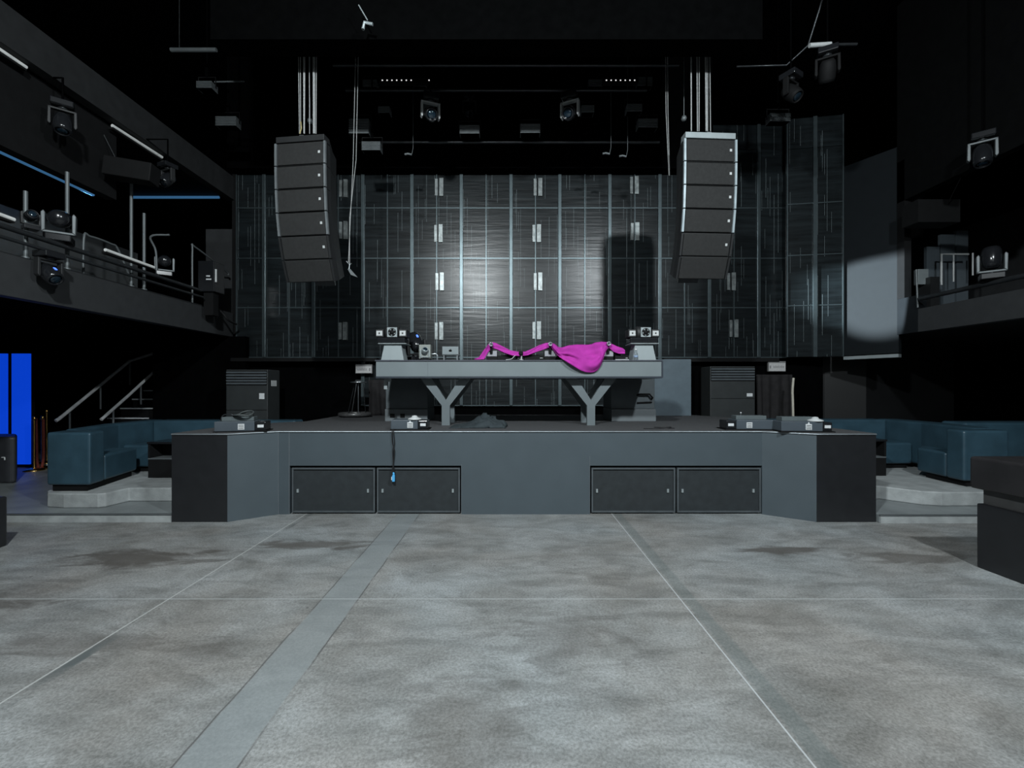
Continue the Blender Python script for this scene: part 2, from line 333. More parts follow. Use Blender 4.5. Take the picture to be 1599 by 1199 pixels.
# ------------------------------------------------------------------ LED screen
def screen_material():
    m = bpy.data.materials.new('glossy_led_panel'); m.use_nodes = True; nt = m.node_tree; N = nt.nodes; L = nt.links
    b = N['Principled BSDF']; tc = N.new('ShaderNodeTexCoord')
    def mp(s):
        n = N.new('ShaderNodeMapping'); n.inputs['Scale'].default_value = s; L.new(tc.outputs['Object'], n.inputs['Vector']); return n.outputs[0]
    def M(op, a, c=None, clamp=False):
        n = N.new('ShaderNodeMath'); n.operation = op; n.use_clamp = clamp
        for i, v in enumerate((a, c)):
            if v is None: continue
            if isinstance(v, (int, float)): n.inputs[i].default_value = v
            else: L.new(v, n.inputs[i])
        return n.outputs[0]
    s = N.new('ShaderNodeSeparateXYZ'); L.new(tc.outputs['Object'], s.inputs[0]); x, z = s.outputs[0], s.outputs[2]
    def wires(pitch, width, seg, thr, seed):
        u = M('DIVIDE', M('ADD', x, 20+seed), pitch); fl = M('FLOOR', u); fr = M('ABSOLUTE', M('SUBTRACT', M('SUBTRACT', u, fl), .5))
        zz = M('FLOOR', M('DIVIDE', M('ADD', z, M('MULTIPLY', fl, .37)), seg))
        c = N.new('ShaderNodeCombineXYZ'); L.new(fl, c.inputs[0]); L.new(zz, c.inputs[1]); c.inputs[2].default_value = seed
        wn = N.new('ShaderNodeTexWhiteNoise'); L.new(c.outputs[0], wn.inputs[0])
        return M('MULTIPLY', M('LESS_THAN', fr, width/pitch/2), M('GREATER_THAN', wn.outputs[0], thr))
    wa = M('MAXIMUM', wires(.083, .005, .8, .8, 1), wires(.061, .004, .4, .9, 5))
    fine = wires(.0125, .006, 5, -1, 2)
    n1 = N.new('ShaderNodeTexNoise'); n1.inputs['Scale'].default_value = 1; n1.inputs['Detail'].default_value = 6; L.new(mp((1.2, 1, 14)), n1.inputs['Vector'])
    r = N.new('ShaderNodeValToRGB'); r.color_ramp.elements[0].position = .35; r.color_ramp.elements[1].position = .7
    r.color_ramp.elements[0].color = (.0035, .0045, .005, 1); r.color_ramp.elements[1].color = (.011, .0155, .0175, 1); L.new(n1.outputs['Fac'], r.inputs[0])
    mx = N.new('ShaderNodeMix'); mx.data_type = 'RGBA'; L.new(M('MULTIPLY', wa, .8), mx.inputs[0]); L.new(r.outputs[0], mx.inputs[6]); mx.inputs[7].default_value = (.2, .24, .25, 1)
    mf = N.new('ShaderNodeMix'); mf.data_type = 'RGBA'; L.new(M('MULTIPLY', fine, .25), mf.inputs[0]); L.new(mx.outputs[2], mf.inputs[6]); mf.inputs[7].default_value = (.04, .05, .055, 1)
    L.new(mf.outputs[2], b.inputs['Base Color'])
    rr = N.new('ShaderNodeMapRange'); rr.inputs[3].default_value = .23; rr.inputs[4].default_value = .36; L.new(n1.outputs['Fac'], rr.inputs[0]); L.new(rr.outputs[0], b.inputs['Roughness'])
    bp = N.new('ShaderNodeBump'); bp.inputs['Strength'].default_value = .3; bp.inputs['Distance'].default_value = .012
    L.new(n1.outputs['Fac'], bp.inputs['Height']); L.new(bp.outputs['Normal'], b.inputs['Normal'])
    b.inputs['Specular IOR Level'].default_value = .37
    return m
SCR = screen_material()
MULL = pm('screen_mullion', (.11, .14, .15), .36, .75, var=.1)
SD = 9.1; ppm = F/SD
led = thing('led_screen', 'wall-wide dark LED screen of square panels behind the booth, gridded by grey posts', 'screen', (0, SD, 1.2))
rows = [Z(y, SD) for y in (633, 558, 480.5, 403.5, 325, 273)]
posts = [X(p, SD) for p in (413, 490, 567, 643.5, 720.5, 798, 874, 952, 1030, 1107, 1184)]
xl, xr = X(369, SD), X(1228, SD)
edges = [xl]+posts+[xr]
for i in range(len(edges)-1):
    a, c = edges[i], edges[i+1]
    central = a > X(560, SD) and c < X(1035, SD)
    for j in range(5):
        if j == 0 and not central: continue
        z1 = rows[j+1] if not (a > X(1040, SD) and j == 4) else Z(195, SD)
        p = MB().box(a+.004, c-.004, SD, SD+.06, rows[j]+.004, z1-.004).build('panel', SCR, led)
po = MB
for i, x in enumerate(posts):
    z0 = rows[0] if X(560, SD) < x < X(1035, SD) else rows[1]
    MB().box(x-.035, x+.035, SD-.035, SD-.002, z0, rows[5] if x < X(1100, SD) else Z(195, SD)).build('post', MULL, led, bevel=.006)
fr = MB()
for i in range(len(edges)-1):       # thin middle battens
    if edges[i+1]-edges[i] < .8: continue
    x = (edges[i]+edges[i+1])/2
    z0 = rows[0] if X(560, SD) < x < X(1035, SD) else rows[1]
    fr.box(x-.009, x+.009, SD-.02, SD-.002, z0, rows[5])
fr.box(xl, xl+.02, SD-.02, SD+.05, rows[1], rows[5])
fr.build('batten', MULL, led)
fr = MB()
for j in (1, 2, 3, 4): fr.box(xl, xr, SD-.014, SD-.002, rows[j]-.011, rows[j]+.011)
fr.box(X(567, SD), X(1030, SD), SD-.014, SD-.002, rows[0]-.011, rows[0]+.011)
fr.build('rail', MULL, led)
for (px, py) in ((686, 293), (840, 293), (990, 290), (685, 365), (838, 365), (991, 362), (687, 440), (840, 440), (1141, 440), (686, 517), (838, 516), (1145, 513), (537, 295), (537, 360), (536, 517)):
    x, z = X(px, SD), Z(py, SD)
    bb = MB().box(x-.085, x-.03, SD-.03, SD-.001, z-.17, z+.17).box(x+.005, x+.085, SD-.04, SD-.001, z-.18, z+.18).build('power_box', pm('aluminium_power_box', (.3, .33, .33), .35, .5, var=.35, scale=14), led)
# angled right wing
wg = thing('side_led_screen', 'narrow angled LED screen wing right of the dark recess, two panels wide', 'screen', (X(1272, 8.8), 8.8, 2.2))
A = Vector((X(1228, 8.86), 8.86, 0)); B = Vector((X(1317, 8.7), 8.7, 0)); dv = (B-A).normalized(); nv = Vector((dv.y, -dv.x, 0))
def wing(mb, t0, t1, z0, z1, n0, n1):
    P = [A+dv*t0+nv*n0, A+dv*t1+nv*n0, A+dv*t1+nv*n1, A+dv*t0+nv*n1]
    mb.prism([(p.x, p.y) for p in P], z0, z1)
LW = (B-A).length
zr = [2.2, 3.21, 4.2, 5.21, 6.3, 6.9]
for j in range(5):
    for k in range(2):
        mb = MB(); wing(mb, LW/2*k+.004, LW/2*(k+1)-.004, zr[j]+.004, zr[j+1]-.004, -.06, 0); mb.build('panel', SCR, wg)
mb = MB(); wing(mb, LW/2-.035, LW/2+.035, 2.2, 6.9, .002, .03); mb.build('post', MULL, wg)
mb = MB(); wing(mb, 0, .02, 2.2, 6.9, .002, .02); wing(mb, LW-.02, LW, 2.2, 6.9, .002, .02)
for z in zr[1:4]: wing(mb, .021, LW-.021, z-.01, z+.01, .002, .014)
mb.build('rail', MULL, wg)
struct('wall_stage_header', MB().box(-5.6, 4.0, SD-.25, SD+.3, 5.93, 8.4), VOID)
struct('wall_stage_sill', MB().box(-5.6, 6.4, SD+.08, SD+.2, 0, rows[1]-.01), VOID)
struct('wall_stage_left', MB().box(-5.65, -5.58, SD, SD+.1, 2.2, 5.93), BLACK)
struct('wall_stage_ledge', MB().box(-5.57, X(592, SD), SD-.18, SD-.01, 2.12, 2.19), BLACK)
struct('wall_stage_ledge_right', MB().box(X(1034, SD), 5.4, SD-.1, SD-.01, 2.12, 2.19), BLACK)

# ------------------------------------------------------------------ DJ booth
bt = thing('booth_table', 'long grey DJ booth table on Y-shaped legs in the middle of the stage', 'table', (.11, 6.7, H))
tx0, tx1, ty0, ty1, tz0, tz1 = X(587, 6.3), X(1033, 6.3), 6.3, 7.15, 1.735, 1.987
MB().box(tx0, tx1, ty0, ty1, tz0+.02, tz1-.02).build('table_body', TBL, bt, bevel=.003)
t = MB().box(tx0-.012, tx1+.012, ty0-.012, ty1+.01, tz1-.02, tz1); t.build('table_top', pm('black_table_top', (.05, .055, .07), .4), bt, bevel=.003)
t = MB().box(tx0, tx1+.008, ty0-.008, ty1, tz0-.004, tz0+.02).box(tx1-.0, tx1+.02, ty0-.01, ty1, tz0, tz1-.02); t.build('edge_strip', pm('dark_edge_strip', (.03, .038, .05), .4), bt)
MB().box(X(668, 6.3)-.003, X(668, 6.3)+.003, ty0-.002, ty0+.01, tz0+.02, tz1-.02).build('panel_seam', VENT, bt)
def yleg(cx, D):
    zt, zj, zb = tz0-.004, Z(632, D), H
    zi = zj+.075*.9; s = 6.47/D
    a = .365; wd = .165; st = .058
    P = [(cx-st, zb), (cx+st, zb), (cx+st, zj-.01), (cx+a, zt), (cx+a-wd, zt), (cx, zi), (cx-a+wd, zt), (cx-a, zt), (cx-st, zj-.01)]
    m = MB()
    # concave outline -> three convex prisms
    m.prismy([P[0], P[1], P[2], P[5], P[8]], D, D+.07)
    m.prismy([P[2], P[3], P[4], P[5]], D, D+.07); m.prismy([P[8], P[5], P[6], P[7]], D, D+.07)
    m.build('leg', pm('grey_leg_paint', (.13, .155, .165), .5, var=.05), bt)
for cx in (X(696, 6.45), X(923, 6.45)):
    yleg(cx, 6.45); yleg(cx, 6.98)
t = MB().box(X(601, 6.5), X(606, 6.5), 6.45, 6.5, tz0-.16, tz0-.004).box(X(606, 6.5), X(612, 6.5), 6.45, 6.5, tz0-.05, tz0-.004); t.build('bracket', PLATE, bt)

TZ = tz1
# subwoofers under the booth
def sub(x0, x1, holes, label):
    s = thing('subwoofer', label, 'speaker', ((x0+x1)/2, 7.4, H))
    MB().box(x0, x1, 7.25, 7.85, H+.2, 1.86).build('cabinet', pm('grey_speaker_paint', (.1, .12, .13), .5, var=.06), s, bevel=.008)
    MB().box(x0-.0, x1+.005, 7.2, 7.85, H+.001, H+.198).build('base_plinth', pm('grey_plinth_paint', (.14, .16, .17), .5, var=.05), s, bevel=.006)
    return s
s1 = sub(X(601, 7.2), X(667, 7.2), 1, 'grey subwoofer under the left end of the booth table, half behind a small machine')
for a, b_ in ((609, 616), (625, 632)):
    MB().box(X(a, 7.19), X(b_, 7.19), 7.19, 7.21, Z(652, 7.19), Z(646, 7.19)).build('handle_hole', BLACK, s1)
s2 = sub(X(955, 7.2), X(1024, 7.2), 0, 'grey subwoofer with black grab handle under the right end of the booth table')
hx0, hx1 = X(996, 7.2), X(1019, 7.2)
MB().tube([(hx0, 7.24, Z(617, 7.2)), (hx0+.03, 7.2, Z(615.5, 7.2)), (hx1-.05, 7.2, Z(615.5, 7.2)), (hx1, 7.2, Z(621, 7.2)), (hx1, 7.24, Z(623, 7.2))], .015).build('handle', BLACK, s2)
MB().tube([(hx0, 7.235, Z(629, 7.2)), (hx1, 7.235, Z(628, 7.2))], .012).build('lower_handle', BLACK, s2)
tag(MB().box(X(1020, 8.7), X(1078, 8.7), 8.66, 8.72, H, Z(561, 8.7)).box(X(1030, 8.7), X(1040, 8.7), 8.72, 8.84, H, H+.5).box(X(1064, 8.7), X(1074, 8.7), 8.72, 8.84, H, H+.5).build('freestanding_panel', pm('slate_blue_panel', (.1, .135, .16), .5, var=.08), loc=(X(1049, 8.7), 8.7, H), bevel=.004),
    'tall slate blue-grey panel standing on the stage right of the booth table', 'panel')

# monitor stands + laser fixtures
def stand(cx, D, wb, wt, z1, label):
    s = thing('monitor_stand', label, 'stand', (cx, D, TZ), 'monitor stands on the booth table')
    m = MB(); P = [(cx-wb/2, D-.12), (cx+wb/2, D-.12), (cx+wb/2, D+.14), (cx-wb/2, D+.14)]; T = [(cx-wt/2, D-.1), (cx+wt/2, D-.1), (cx+wt/2, D+.12), (cx-wt/2, D+.12)]
    m.prism(P, TZ, z1-.012, T); m.build('pedestal', pm('pale_stand_paint', (.25, .29, .3), .5, var=.04), s, bevel=.003)
    MB().box(cx-.2, cx+.2, D-.14, D+.16, z1-.011, z1).build('top_plate', PLATE, s, bevel=.003); return s
z1 = Z(537, 6.46)
stand(X(615.5, 6.46), 6.48, .325, .24, z1, 'trapezoid grey monitor stand at the left end of the booth table')
stand(X(1003, 6.46), 6.48, .335, .25, z1, 'trapezoid grey monitor stand at the right end of the booth table, bottle before it')
def projector(cx, D, z, label):
    p = thing('laser_projector', label, 'stage light', (cx, D, z), 'laser projectors on the monitor stands')
    MB().box(cx-.2, cx+.2, D-.12, D+.12, z, z+.085).build('base', GLOSS, p, bevel=.02)
    MB().lathe([(.0, -.1), (.085, -.1), (.1, -.08), (.1, .08), (.085, .1), (0, .1)], (cx, D, z+.155), RY(R(90)), 20).build('drum', CAB, p)
    fp = MB().box(cx-.05, cx+.09, D-.125, D-.1, z+.09, z+.225).build('fan_plate', PLATE, p)
    m = MB()
    for k in range(5):
        a = R(72*k+10); m.cbox((cx+.02+.036*math.cos(a), D-.13, z+.157+.036*math.sin(a)), .028, .008, .03, RY(-a-.5))
    m.lathe([(0, 0), (.03, 0), (.03, .008), (0, .008)], (cx+.02, D-.127, z+.157), RX(R(90)), 16).ring((cx+.02, D-.128, z+.157), .054, .004, RX(R(90)), 24, 6); m.build('fan_blade', BLACK, fp)
    for sgn, nm in ((-1, 'side_box'), (1, 'side_box')):
        sb = MB().box(cx+sgn*.165-.055, cx+sgn*.165+.055, D-.1, D+.1, z+.09, z+.2).build(nm, CAB, p, bevel=.006)
        lb = MB().box(cx+sgn*.165-.042, cx+sgn*.165+.042, D-.108, D-.1, z+.11, z+.18).build('label_plate', WHITEP, sb)
        MB().box(cx+sgn*.165-.01, cx+sgn*.165+.01, D-.112, D-.108, z+.134, z+.156).build('mark', MARK, lb)
    return p
projector(X(613, 6.46), 6.48, z1, 'black laser projector with white end plates on the left monitor stand')
projector(X(1003, 6.46), 6.48, z1, 'black laser projector with white end plates on the right monitor stand')

# moving head lights ------------------------------------------------
def moving_head(loc, label, sc=1, pan=0, tilt=0, hang=False, group=None, yokemat=None, headmat=None, led_on=False):
    r = thing('moving_head_light', label, 'stage light', loc, group)
    L0 = Vector(loc)
    def at(m): return m
    def bld(mb, name, mat, par=None, bevel=0):
        mb.v = [L0+(RZ(pan) @ ((RY(math.pi) if hang else Matrix.Identity(4)) @ (Vector(v)*sc))) for v in mb.v]
        return mb.build(name, mat, par or r, bevel=bevel)
    bld(MB().box(-.13, .13, -.13, .13, 0, .09), 'base', GLOSS, bevel=.012*sc)
    bld(MB().lathe([(0, .09), (.06, .09), (.06, .11), (0, .11)], (0, 0, 0)), 'turntable', DMET)
    y = MB().box(-.16, .16, -.035, .035, .11, .14)
    for sg in (-1, 1):
        y.prismy([(sg*.16, .11), (sg*.125, .14), (sg*.125, .36), (sg*.14, .39), (sg*.165, .36)], -.045, .045)
    bld(y, 'yoke', yokemat or CAB, bevel=.008*sc)
    T = Matrix.Translation((0, 0, .31)) @ RX(tilt)
    h = MB(); h.lathe([(0, -.14), (.07, -.14), (.1, -.1), (.115, .0), (.11, .12), (.095, .17), (.08, .17), (.08, .15), (0, .15)], (0, 0, 0))
    h.v = [T @ v for v in h.v]; ho = bld(h, 'head', headmat or GLOSS)
    g_ = MB(); g_.lathe([(0, .151), (.078, .151), (.05, .165), (0, .17)], (0, 0, 0)); g_.v = [T @ v for v in g_.v]; bld(g_, 'lens', LENS, ho)
    if led_on:
        q = MB(); q.cbox((.0, -.118, .05), .03, .008, .05); q.v = [T @ v for v in q.v]; bld(q, 'indicator', BLED, ho)
    if hang: MB().tube([L0, Vector((L0.x, L0.y, hang)), Vector((-5.61, L0.y, hang))] if hang > 1 else [L0, Vector((L0.x, L0.y, 8.5))], .012, 6).build('drop_rod', VOID, r)
    return r
moving_head((X(649, 6.9), 6.92, TZ), 'black moving head lamp with blue diode leaning on the left of the booth table', .95, R(35), R(-40), led_on=True)
moving_head((X(663, 6.45), 6.46, TZ), 'small pale grey box lamp beside the black moving head on booth table', .42, R(20), R(60), yokemat=PLATE, headmat=PLATE)
# small boxes on table
sp = thing('desk_speaker', 'small grey desk speaker with black port right of the moving head lamp', 'speaker', (X(664, 6.55), 6.7, TZ))
MB().box(X(655, 6.7), X(673, 6.7), 6.66, 6.8, TZ+.04, Z(538, 6.66)).build('cabinet', pm('olive_grey_paint', (.24, .26, .24), .5, var=.05), sp, bevel=.004)
MB().box(X(656, 6.7), X(659, 6.7), 6.67, 6.79, TZ, TZ+.04).box(X(669, 6.7), X(672, 6.7), 6.67, 6.79, TZ, TZ+.04).build('foot', BLACK, sp)
lt = thing('laptop', 'grey laptop with dark fruit-shaped emblem on low stand on the booth table', 'laptop', (X(704, 6.6), 6.6, TZ))
lx0, lx1 = X(690.5, 6.5), X(716, 6.5)
lid = MB().box(lx0, lx1, 6.5, 6.515, Z(553.5, 6.5), Z(541, 6.5)).build('lid', pm('laptop_aluminium', (.2, .23, .24), .45, .3, var=.04), lt, bevel=.003)
cxl = (lx0+lx1)/2; cz = Z(547.5, 6.5)
m = MB(); 
for dx in (-.008, .008): m.lathe([(0, 0), (.015, 0), (.015, .003), (0, .003)], (cxl+dx, 6.5, cz), RX(R(90)), 14)
m.cbox((cxl+.004, 6.498, cz+.02), .006, .003, .012, RY(R(30))); m.build('emblem', BLACK, lid)
MB().box(lx0, lx1, 6.515, 6.72, Z(554.5, 6.5), Z(553, 6.5)).build('keyboard_base', PLATE, lt)
MB().box(lx0+.015, lx0+.03, 6.52, 6.7, TZ, Z(554.6, 6.5)).box(lx1-.03, lx1-.015, 6.52, 6.7, TZ, Z(554.6, 6.5)).build('stand_leg', METAL, lt)

# players under the cloth
def deckp(cx, wdt, label):
    d = thing('media_player', label, 'dj player', (cx, 6.65, TZ), 'dj players under the magenta cloth')
    MB().box(cx-wdt/2, cx+wdt/2, 6.47, 6.85, TZ, TZ+.075).build('body', BLACK, d, bevel=.005)
    MB().lathe([(0, 0), (.1, 0), (.1, .012), (0, .014)], (cx, 6.64, TZ+.076), None, 28).build('jog_wheel', DMET, d)
    MB().box(cx+wdt*.25, cx+wdt*.4, 6.465, 6.47, TZ+.035, TZ+.042).build('slot_light', WHITEP, d)
    return d
deckp(X(792, 6.6), .3, 'low black player between first ring post and table clip lamp')
deckp(X(834, 6.6), .3, 'low black player just left of the middle ring post, under cloth')
deckp(X(885, 6.6), .3, 'black player hidden under the widest part of the magenta cloth, left of two')
deckp(X(922, 6.6), .3, 'black player hidden under the widest part of the magenta cloth, right of two')
deckp(X(968, 6.6), .2, 'black device under the right tip of the magenta cloth')
for (px, py, l) in ((767, 538, 'ring-ended post holding up the left end of the magenta cloth'), (859, 537.5, 'ring-ended post holding up the middle of the magenta cloth'), (950, 537, 'ring-ended post at the right of the magenta cloth')):
    D = 6.4; x, z = X(px, D), Z(py, D)
    s = thing('ring_post', l, 'stage light', (x, 6.5, TZ), 'ring posts under the magenta cloth')
    MB().box(x-.075, x+.08, 6.44, 6.6, TZ+.06, TZ+.14).build('box_body', pm('pink_grey_box', (.3, .3, .33), .5, var=.04), s, bevel=.004)
    MB().box(x-.075, x+.08, 6.445, 6.6, TZ, TZ+.058).build('foot', BLACK, s)
    MB().lathe([(.028, -.03), (.03, .05), (.022, .05), (.0, .02), (.0, -.03)], (x, 6.4, z), RX(R(90)), 16).build('ring', pm('ring_chrome', (.3, .3, .33), .3, .7), s)
    MB().lathe([(0, 0), (.021, 0), (.021, .003), (0, .003)], (x, 6.385, z), RX(R(90)), 16).build('bore', BLACK, s)
    MB().tube([(x, 6.42, z-.02), (x, 6.43, TZ+.1)], .02).build('arm', BLACK, s)
cl = thing('clip_lamp', 'small black-headed lamp with white stem and cable in the cloth dip', 'lamp', (X(813, 6.42), 6.42, TZ))
cx = X(814, 6.42)
MB().tube([(cx, 6.42, TZ+.01), (cx+.005, 6.42, TZ+.07)], .009).lathe([(0, 0), (.035, 0), (.03, .012), (0, .015)], (cx, 6.42, TZ)).build('stem', WHITEP, cl)
MB().lathe([(0, -.03), (.028, -.028), (.035, 0), (.026, .03), (0, .035)], (cx-.005, 6.42, TZ+.1)).build('head', BLACK, cl)
MB().tube(arc([(cx-.03, 6.42, TZ+.1), (cx-.1, 6.4, TZ+.06), (cx-.14, 6.38, TZ+.02), (cx-.22, 6.36, TZ+.006)]), .005, 6).build('cable', WHITEP, cl)

# magenta cloth
def cloth():
    def interp(tab, x):
        for (a, va), (b, vb) in zip(tab, tab[1:]):
            if x <= b:
                t = (x-a)/(b-a); t = t*t*(3-2*t) if False else t
                return va+(vb-va)*max(0, t)
        return tab[-1][1]
    top = [(741, 560.5), (748, 558), (756, 546), (763, 536.5), (768, 534), (774, 535.5), (785, 541), (797, 547), (808, 549), (820, 549), (830, 545), (842, 539), (852, 535.5), (859, 534.5), (866, 537), (872, 542), (878, 542.5), (888, 539), (900, 538), (918, 538), (925, 537), (929, 535), (940, 533.5), (946, 534), (950, 534), (956, 537), (964, 541), (972, 543.5), (976, 547)]
    bot = [(741, 561), (748, 561.5), (756, 561), (762, 550), (768, 543), (776, 545), (788, 551), (800, 555), (812, 556), (824, 554.5), (836, 550), (848, 546), (856, 543), (861, 543), (866, 549), (872, 556), (880, 562), (889, 568), (898, 573.5), (906, 578), (914, 581), (922, 582), (928, 581), (933, 578), (938, 571), (942, 560), (945, 551), (948, 545), (951, 543), (958, 549), (966, 552), (972, 552), (976, 552)]
    wm = [(741, 0), (862, 0), (870, .8), (878, 1), (940, 1), (946, .3), (950, 0), (976, 0)]
    U, V = 190, 44; vs = []; fs = []
    for i in range(U+1):
        px = 741+235*i/U; yt, yb, ww = interp(top, px), interp(bot, px), interp(wm, px)
        for j in range(V+1):
            v = j/V
            if v < .35:
                s = v/.35; D = 6.82+(6.44-6.82)*s; z = Z(yt, 6.44)-(1-s)*(.06-.02*ww)-.01*math.sin(s*3.1)*math.sin(px*.2)
            else:
                s = (v-.35)/.65
                Df = 6.435-.185*min(1, s*2.0); Ds = 6.44-.03*s; D = Ds*(1-ww)+Df*ww
                z = Z(yt+(yb-yt)*s, D)
                # swagged folds
                c = ((px-862)/84); fold = math.sin((s*1.2+c*.9)*9+math.sin(c*5)*1.2)*.5+math.sin((s*2-c*1.6)*6)*.35
                D -= ww*.05*fold*min(1, s*4)*(1.0)+ .012*(1-ww)*math.sin(s*5+px*.13)
                if ww > .5 and z < TZ+.05: D = min(D, 6.272)
                z += 0
            vs.append((X(px, D if v >= .35 else 6.44), D, z))
    for i in range(U):
        for j in range(V):
            a = i*(V+1)+j; fs.append((a, a+1, a+V+2, a+V+1))
    m = MB(); m.add(vs, fs, True)
    o = m.build('magenta_cloth', CLOTH, loc=(X(860, 6.4), 6.5, TZ), solid=.006)
    tag(o, 'magenta cloth thrown over the ring posts and hanging over the booth front', 'cloth')
cloth()
bo = thing('water_bottle', 'small clear water bottle with white cap before the right monitor stand', 'bottle', (X(993, 6.33), 6.33, TZ))
MB().lathe([(0, 0), (.026, 0), (.028, .01), (.028, .07), (.024, .08), (.028, .09), (.026, .1), (.012, .125), (.012, .14), (0, .14)], (X(993, 6.33), 6.335, TZ), None, 20).build('bottle_body', GLASS, bo)
MB().lathe([(0, 0), (.013, 0), (.013, .018), (0, .018)], (X(993, 6.33), 6.335, TZ+.14), None, 16).build('cap', WHITE, bo)
MB().lathe([(.0285, 0), (.029, 0), (.029, .03), (.0285, .03)], (X(993, 6.33), 6.335, TZ+.035), None, 20).build('bottle_label', pm('blue_paper', (.25, .35, .5), .6), bo)
tag(MB().box(X(961, 6.33), X(982, 6.33), 6.31, 6.37, TZ, TZ+.01).build('paper_tray', WHITE, loc=(X(971, 6.33), 6.34, TZ), bevel=.003), 'thin white strip lying on the booth table left of the bottle', 'tray')
tag(MB().tube([(X(674, 6.4), 6.4, TZ+.09), (X(681, 6.4), 6.4, TZ+.095), (X(683, 6.4), 6.4, TZ+.07), (X(683, 6.4), 6.4, TZ)], .009).build('chrome_tap_arm', METAL, loc=(X(683, 6.4), 6.4, TZ)), 'bent chrome arm standing between the desk speaker and laptop', 'bracket')

# ------------------------------------------------------------------ floor machines on the stage edge
def machine(x, y, rot, label, dome=True, raised=True, spigot=False, tri=True, w=.5, flip=1):
    o = thing('effect_machine', label, 'effect machine', (x, y, H), 'machines on the stage edge')
    M = Matrix.Translation((x, y, H)) @ RZ(rot) @ Matrix.Diagonal((flip, 1, 1, 1))
    hw = w/2
    b = MB().box(-hw, hw-.12, -.14, .14, 0.012, .13, M).build('body', pm('navy_machine_shell', (.06, .075, .09), .45, var=.06), o, bevel=.006)
    MB().box(hw-.12, hw, -.12, .12, .012, .12, M).build('end_cap', GLOSS, o, bevel=.01)
    MB().box(-hw-.01, hw+.02, -.15, .15, 0, .012, M).build('base_plate', BLACK, o)
    if raised: MB().box(-hw+.05, hw-.15, -.05, .1, .13, .18, M).build('top_box', pm('grey_green_lid', (.09, .11, .115), .5, var=.05), o, bevel=.004)
    if dome:
        d = MB().lathe([(0, 0), (.09, 0), (.085, .015), (.04, .03), (.03, .05), (0, .055)], (0, 0, 0), None, 20)
        d.v = [M @ (v+Vector((hw-.17, -.07, .131))) for v in d.v]; d.build('dome', WHITEP, o)
    lb = MB().box(-.02, .05, -.146, -.14, .03, .1, M).build('label_plate', WHITE, b)
    if tri: MB().add([M @ Vector(v) for v in ((0, -.146, .1), (.03, -.146, .1), (.015, -.146, .125), (0, -.14, .1), (.03, -.14, .1), (.015, -.14, .125))], [(0, 1, 2), (5, 4, 3), (0, 3, 4, 1), (1, 4, 5, 2), (2, 5, 3, 0)]).build('warning_triangle', WHITE, lb)
    m = MB()
    for k in range(3): m.box(-.013, .043, -.148, -.146, .04+.02*k, .047+.02*k, M)
    m.build('printed_line', MARK, lb)
    MB().box(hw-.09, hw-.02, -.126, -.12, .05, .085, M).build('side_label', WHITE, o)
    if spigot:
        MB().tube([M @ Vector((.06, .0, .13)), M @ Vector((.06, 0, .2))], .006).build('spigot', METAL, o)
        MB().lathe([(0, -.012), (.012, 0), (0, .012)], M @ Vector((.06, 0, .215))).build('spigot_tip', WHITE, o)
    return o
machine(X(641, 5.85), 5.87, R(3), 'dark machine with white dome and warning label at stage centre-left edge, cables hanging from it', w=.46, raised=False)
machine(X(1168, 5.8), 5.86, R(-4), 'black machine with upright pin on the right stage edge, left of a pair', dome=False, spigot=True, tri=False, w=.58, flip=-1)
machine(X(1249, 5.62), 5.6, R(-5), 'navy machine with white dome on the right corner block, right of a pair', w=.6)
lm = machine(X(379, 5.6), 5.62, R(14), 'dark machine heaped with coiled cable and a hooped handle on the left corner block', dome=False, tri=False, w=.56)
hxx = X(365, 5.6)
MB().tube(arc([(hxx-.14, 5.55, H+.11), (hxx-.1, 5.55, H+.2), (hxx, 5.55, H+.21), (hxx+.03, 5.56, H+.18)]), .008).build('hoop_handle', DMET, lm)
m = MB()
for k in range(5): m.ring((hxx+.12+.01*k, 5.6, H+.19+.008*k), .11-.008*k, .008, RX(R(8*k-10)), 24)
m.build('cable_coil', pm('grey_cable_rubber', (.07, .08, .08), .5), lm)
c = thing('hanging_cable', 'black cables dangling over the stage front, ending in a blue connector', 'cable', (X(614, 5.64), 5.63, H))
m = MB(); x = X(612.5, 5.64)
m.tube(arc([(x-.02, 5.9, H+.05), (x-.0, 5.75, H+.012), (x, 5.66, H+.014), (x, 5.632, H-.03), (x+.006, 5.63, .9), (x+.03, 5.63, .8), (x+.01, 5.63, .6), (x+.0, 5.63, .52)]), .007, 8)
m.tube(arc([(x+.03, 5.9, H+.05), (x+.02, 5.75, H+.012), (x+.016, 5.66, H+.014), (x+.02, 5.632, H-.03), (x+.03, 5.628, .9), (x+.01, 5.622, .8), (x+.02, 5.63, .6), (x+.03, 5.63, .53)]), .006, 8)
m.build('cord', CABLE, c)
MB().box(x+.004, x+.036, 5.615, 5.645, .42, .5).lathe([(0, 0), (.013, 0), (.013, .04), (0, .04)], (x+.02, 5.63, .495), None, 12).build('connector', BCON, c, bevel=.003)
MB().box(x-.006, x+.004, 5.615, 5.645, .44, .48).build('latch', WHITE, c)
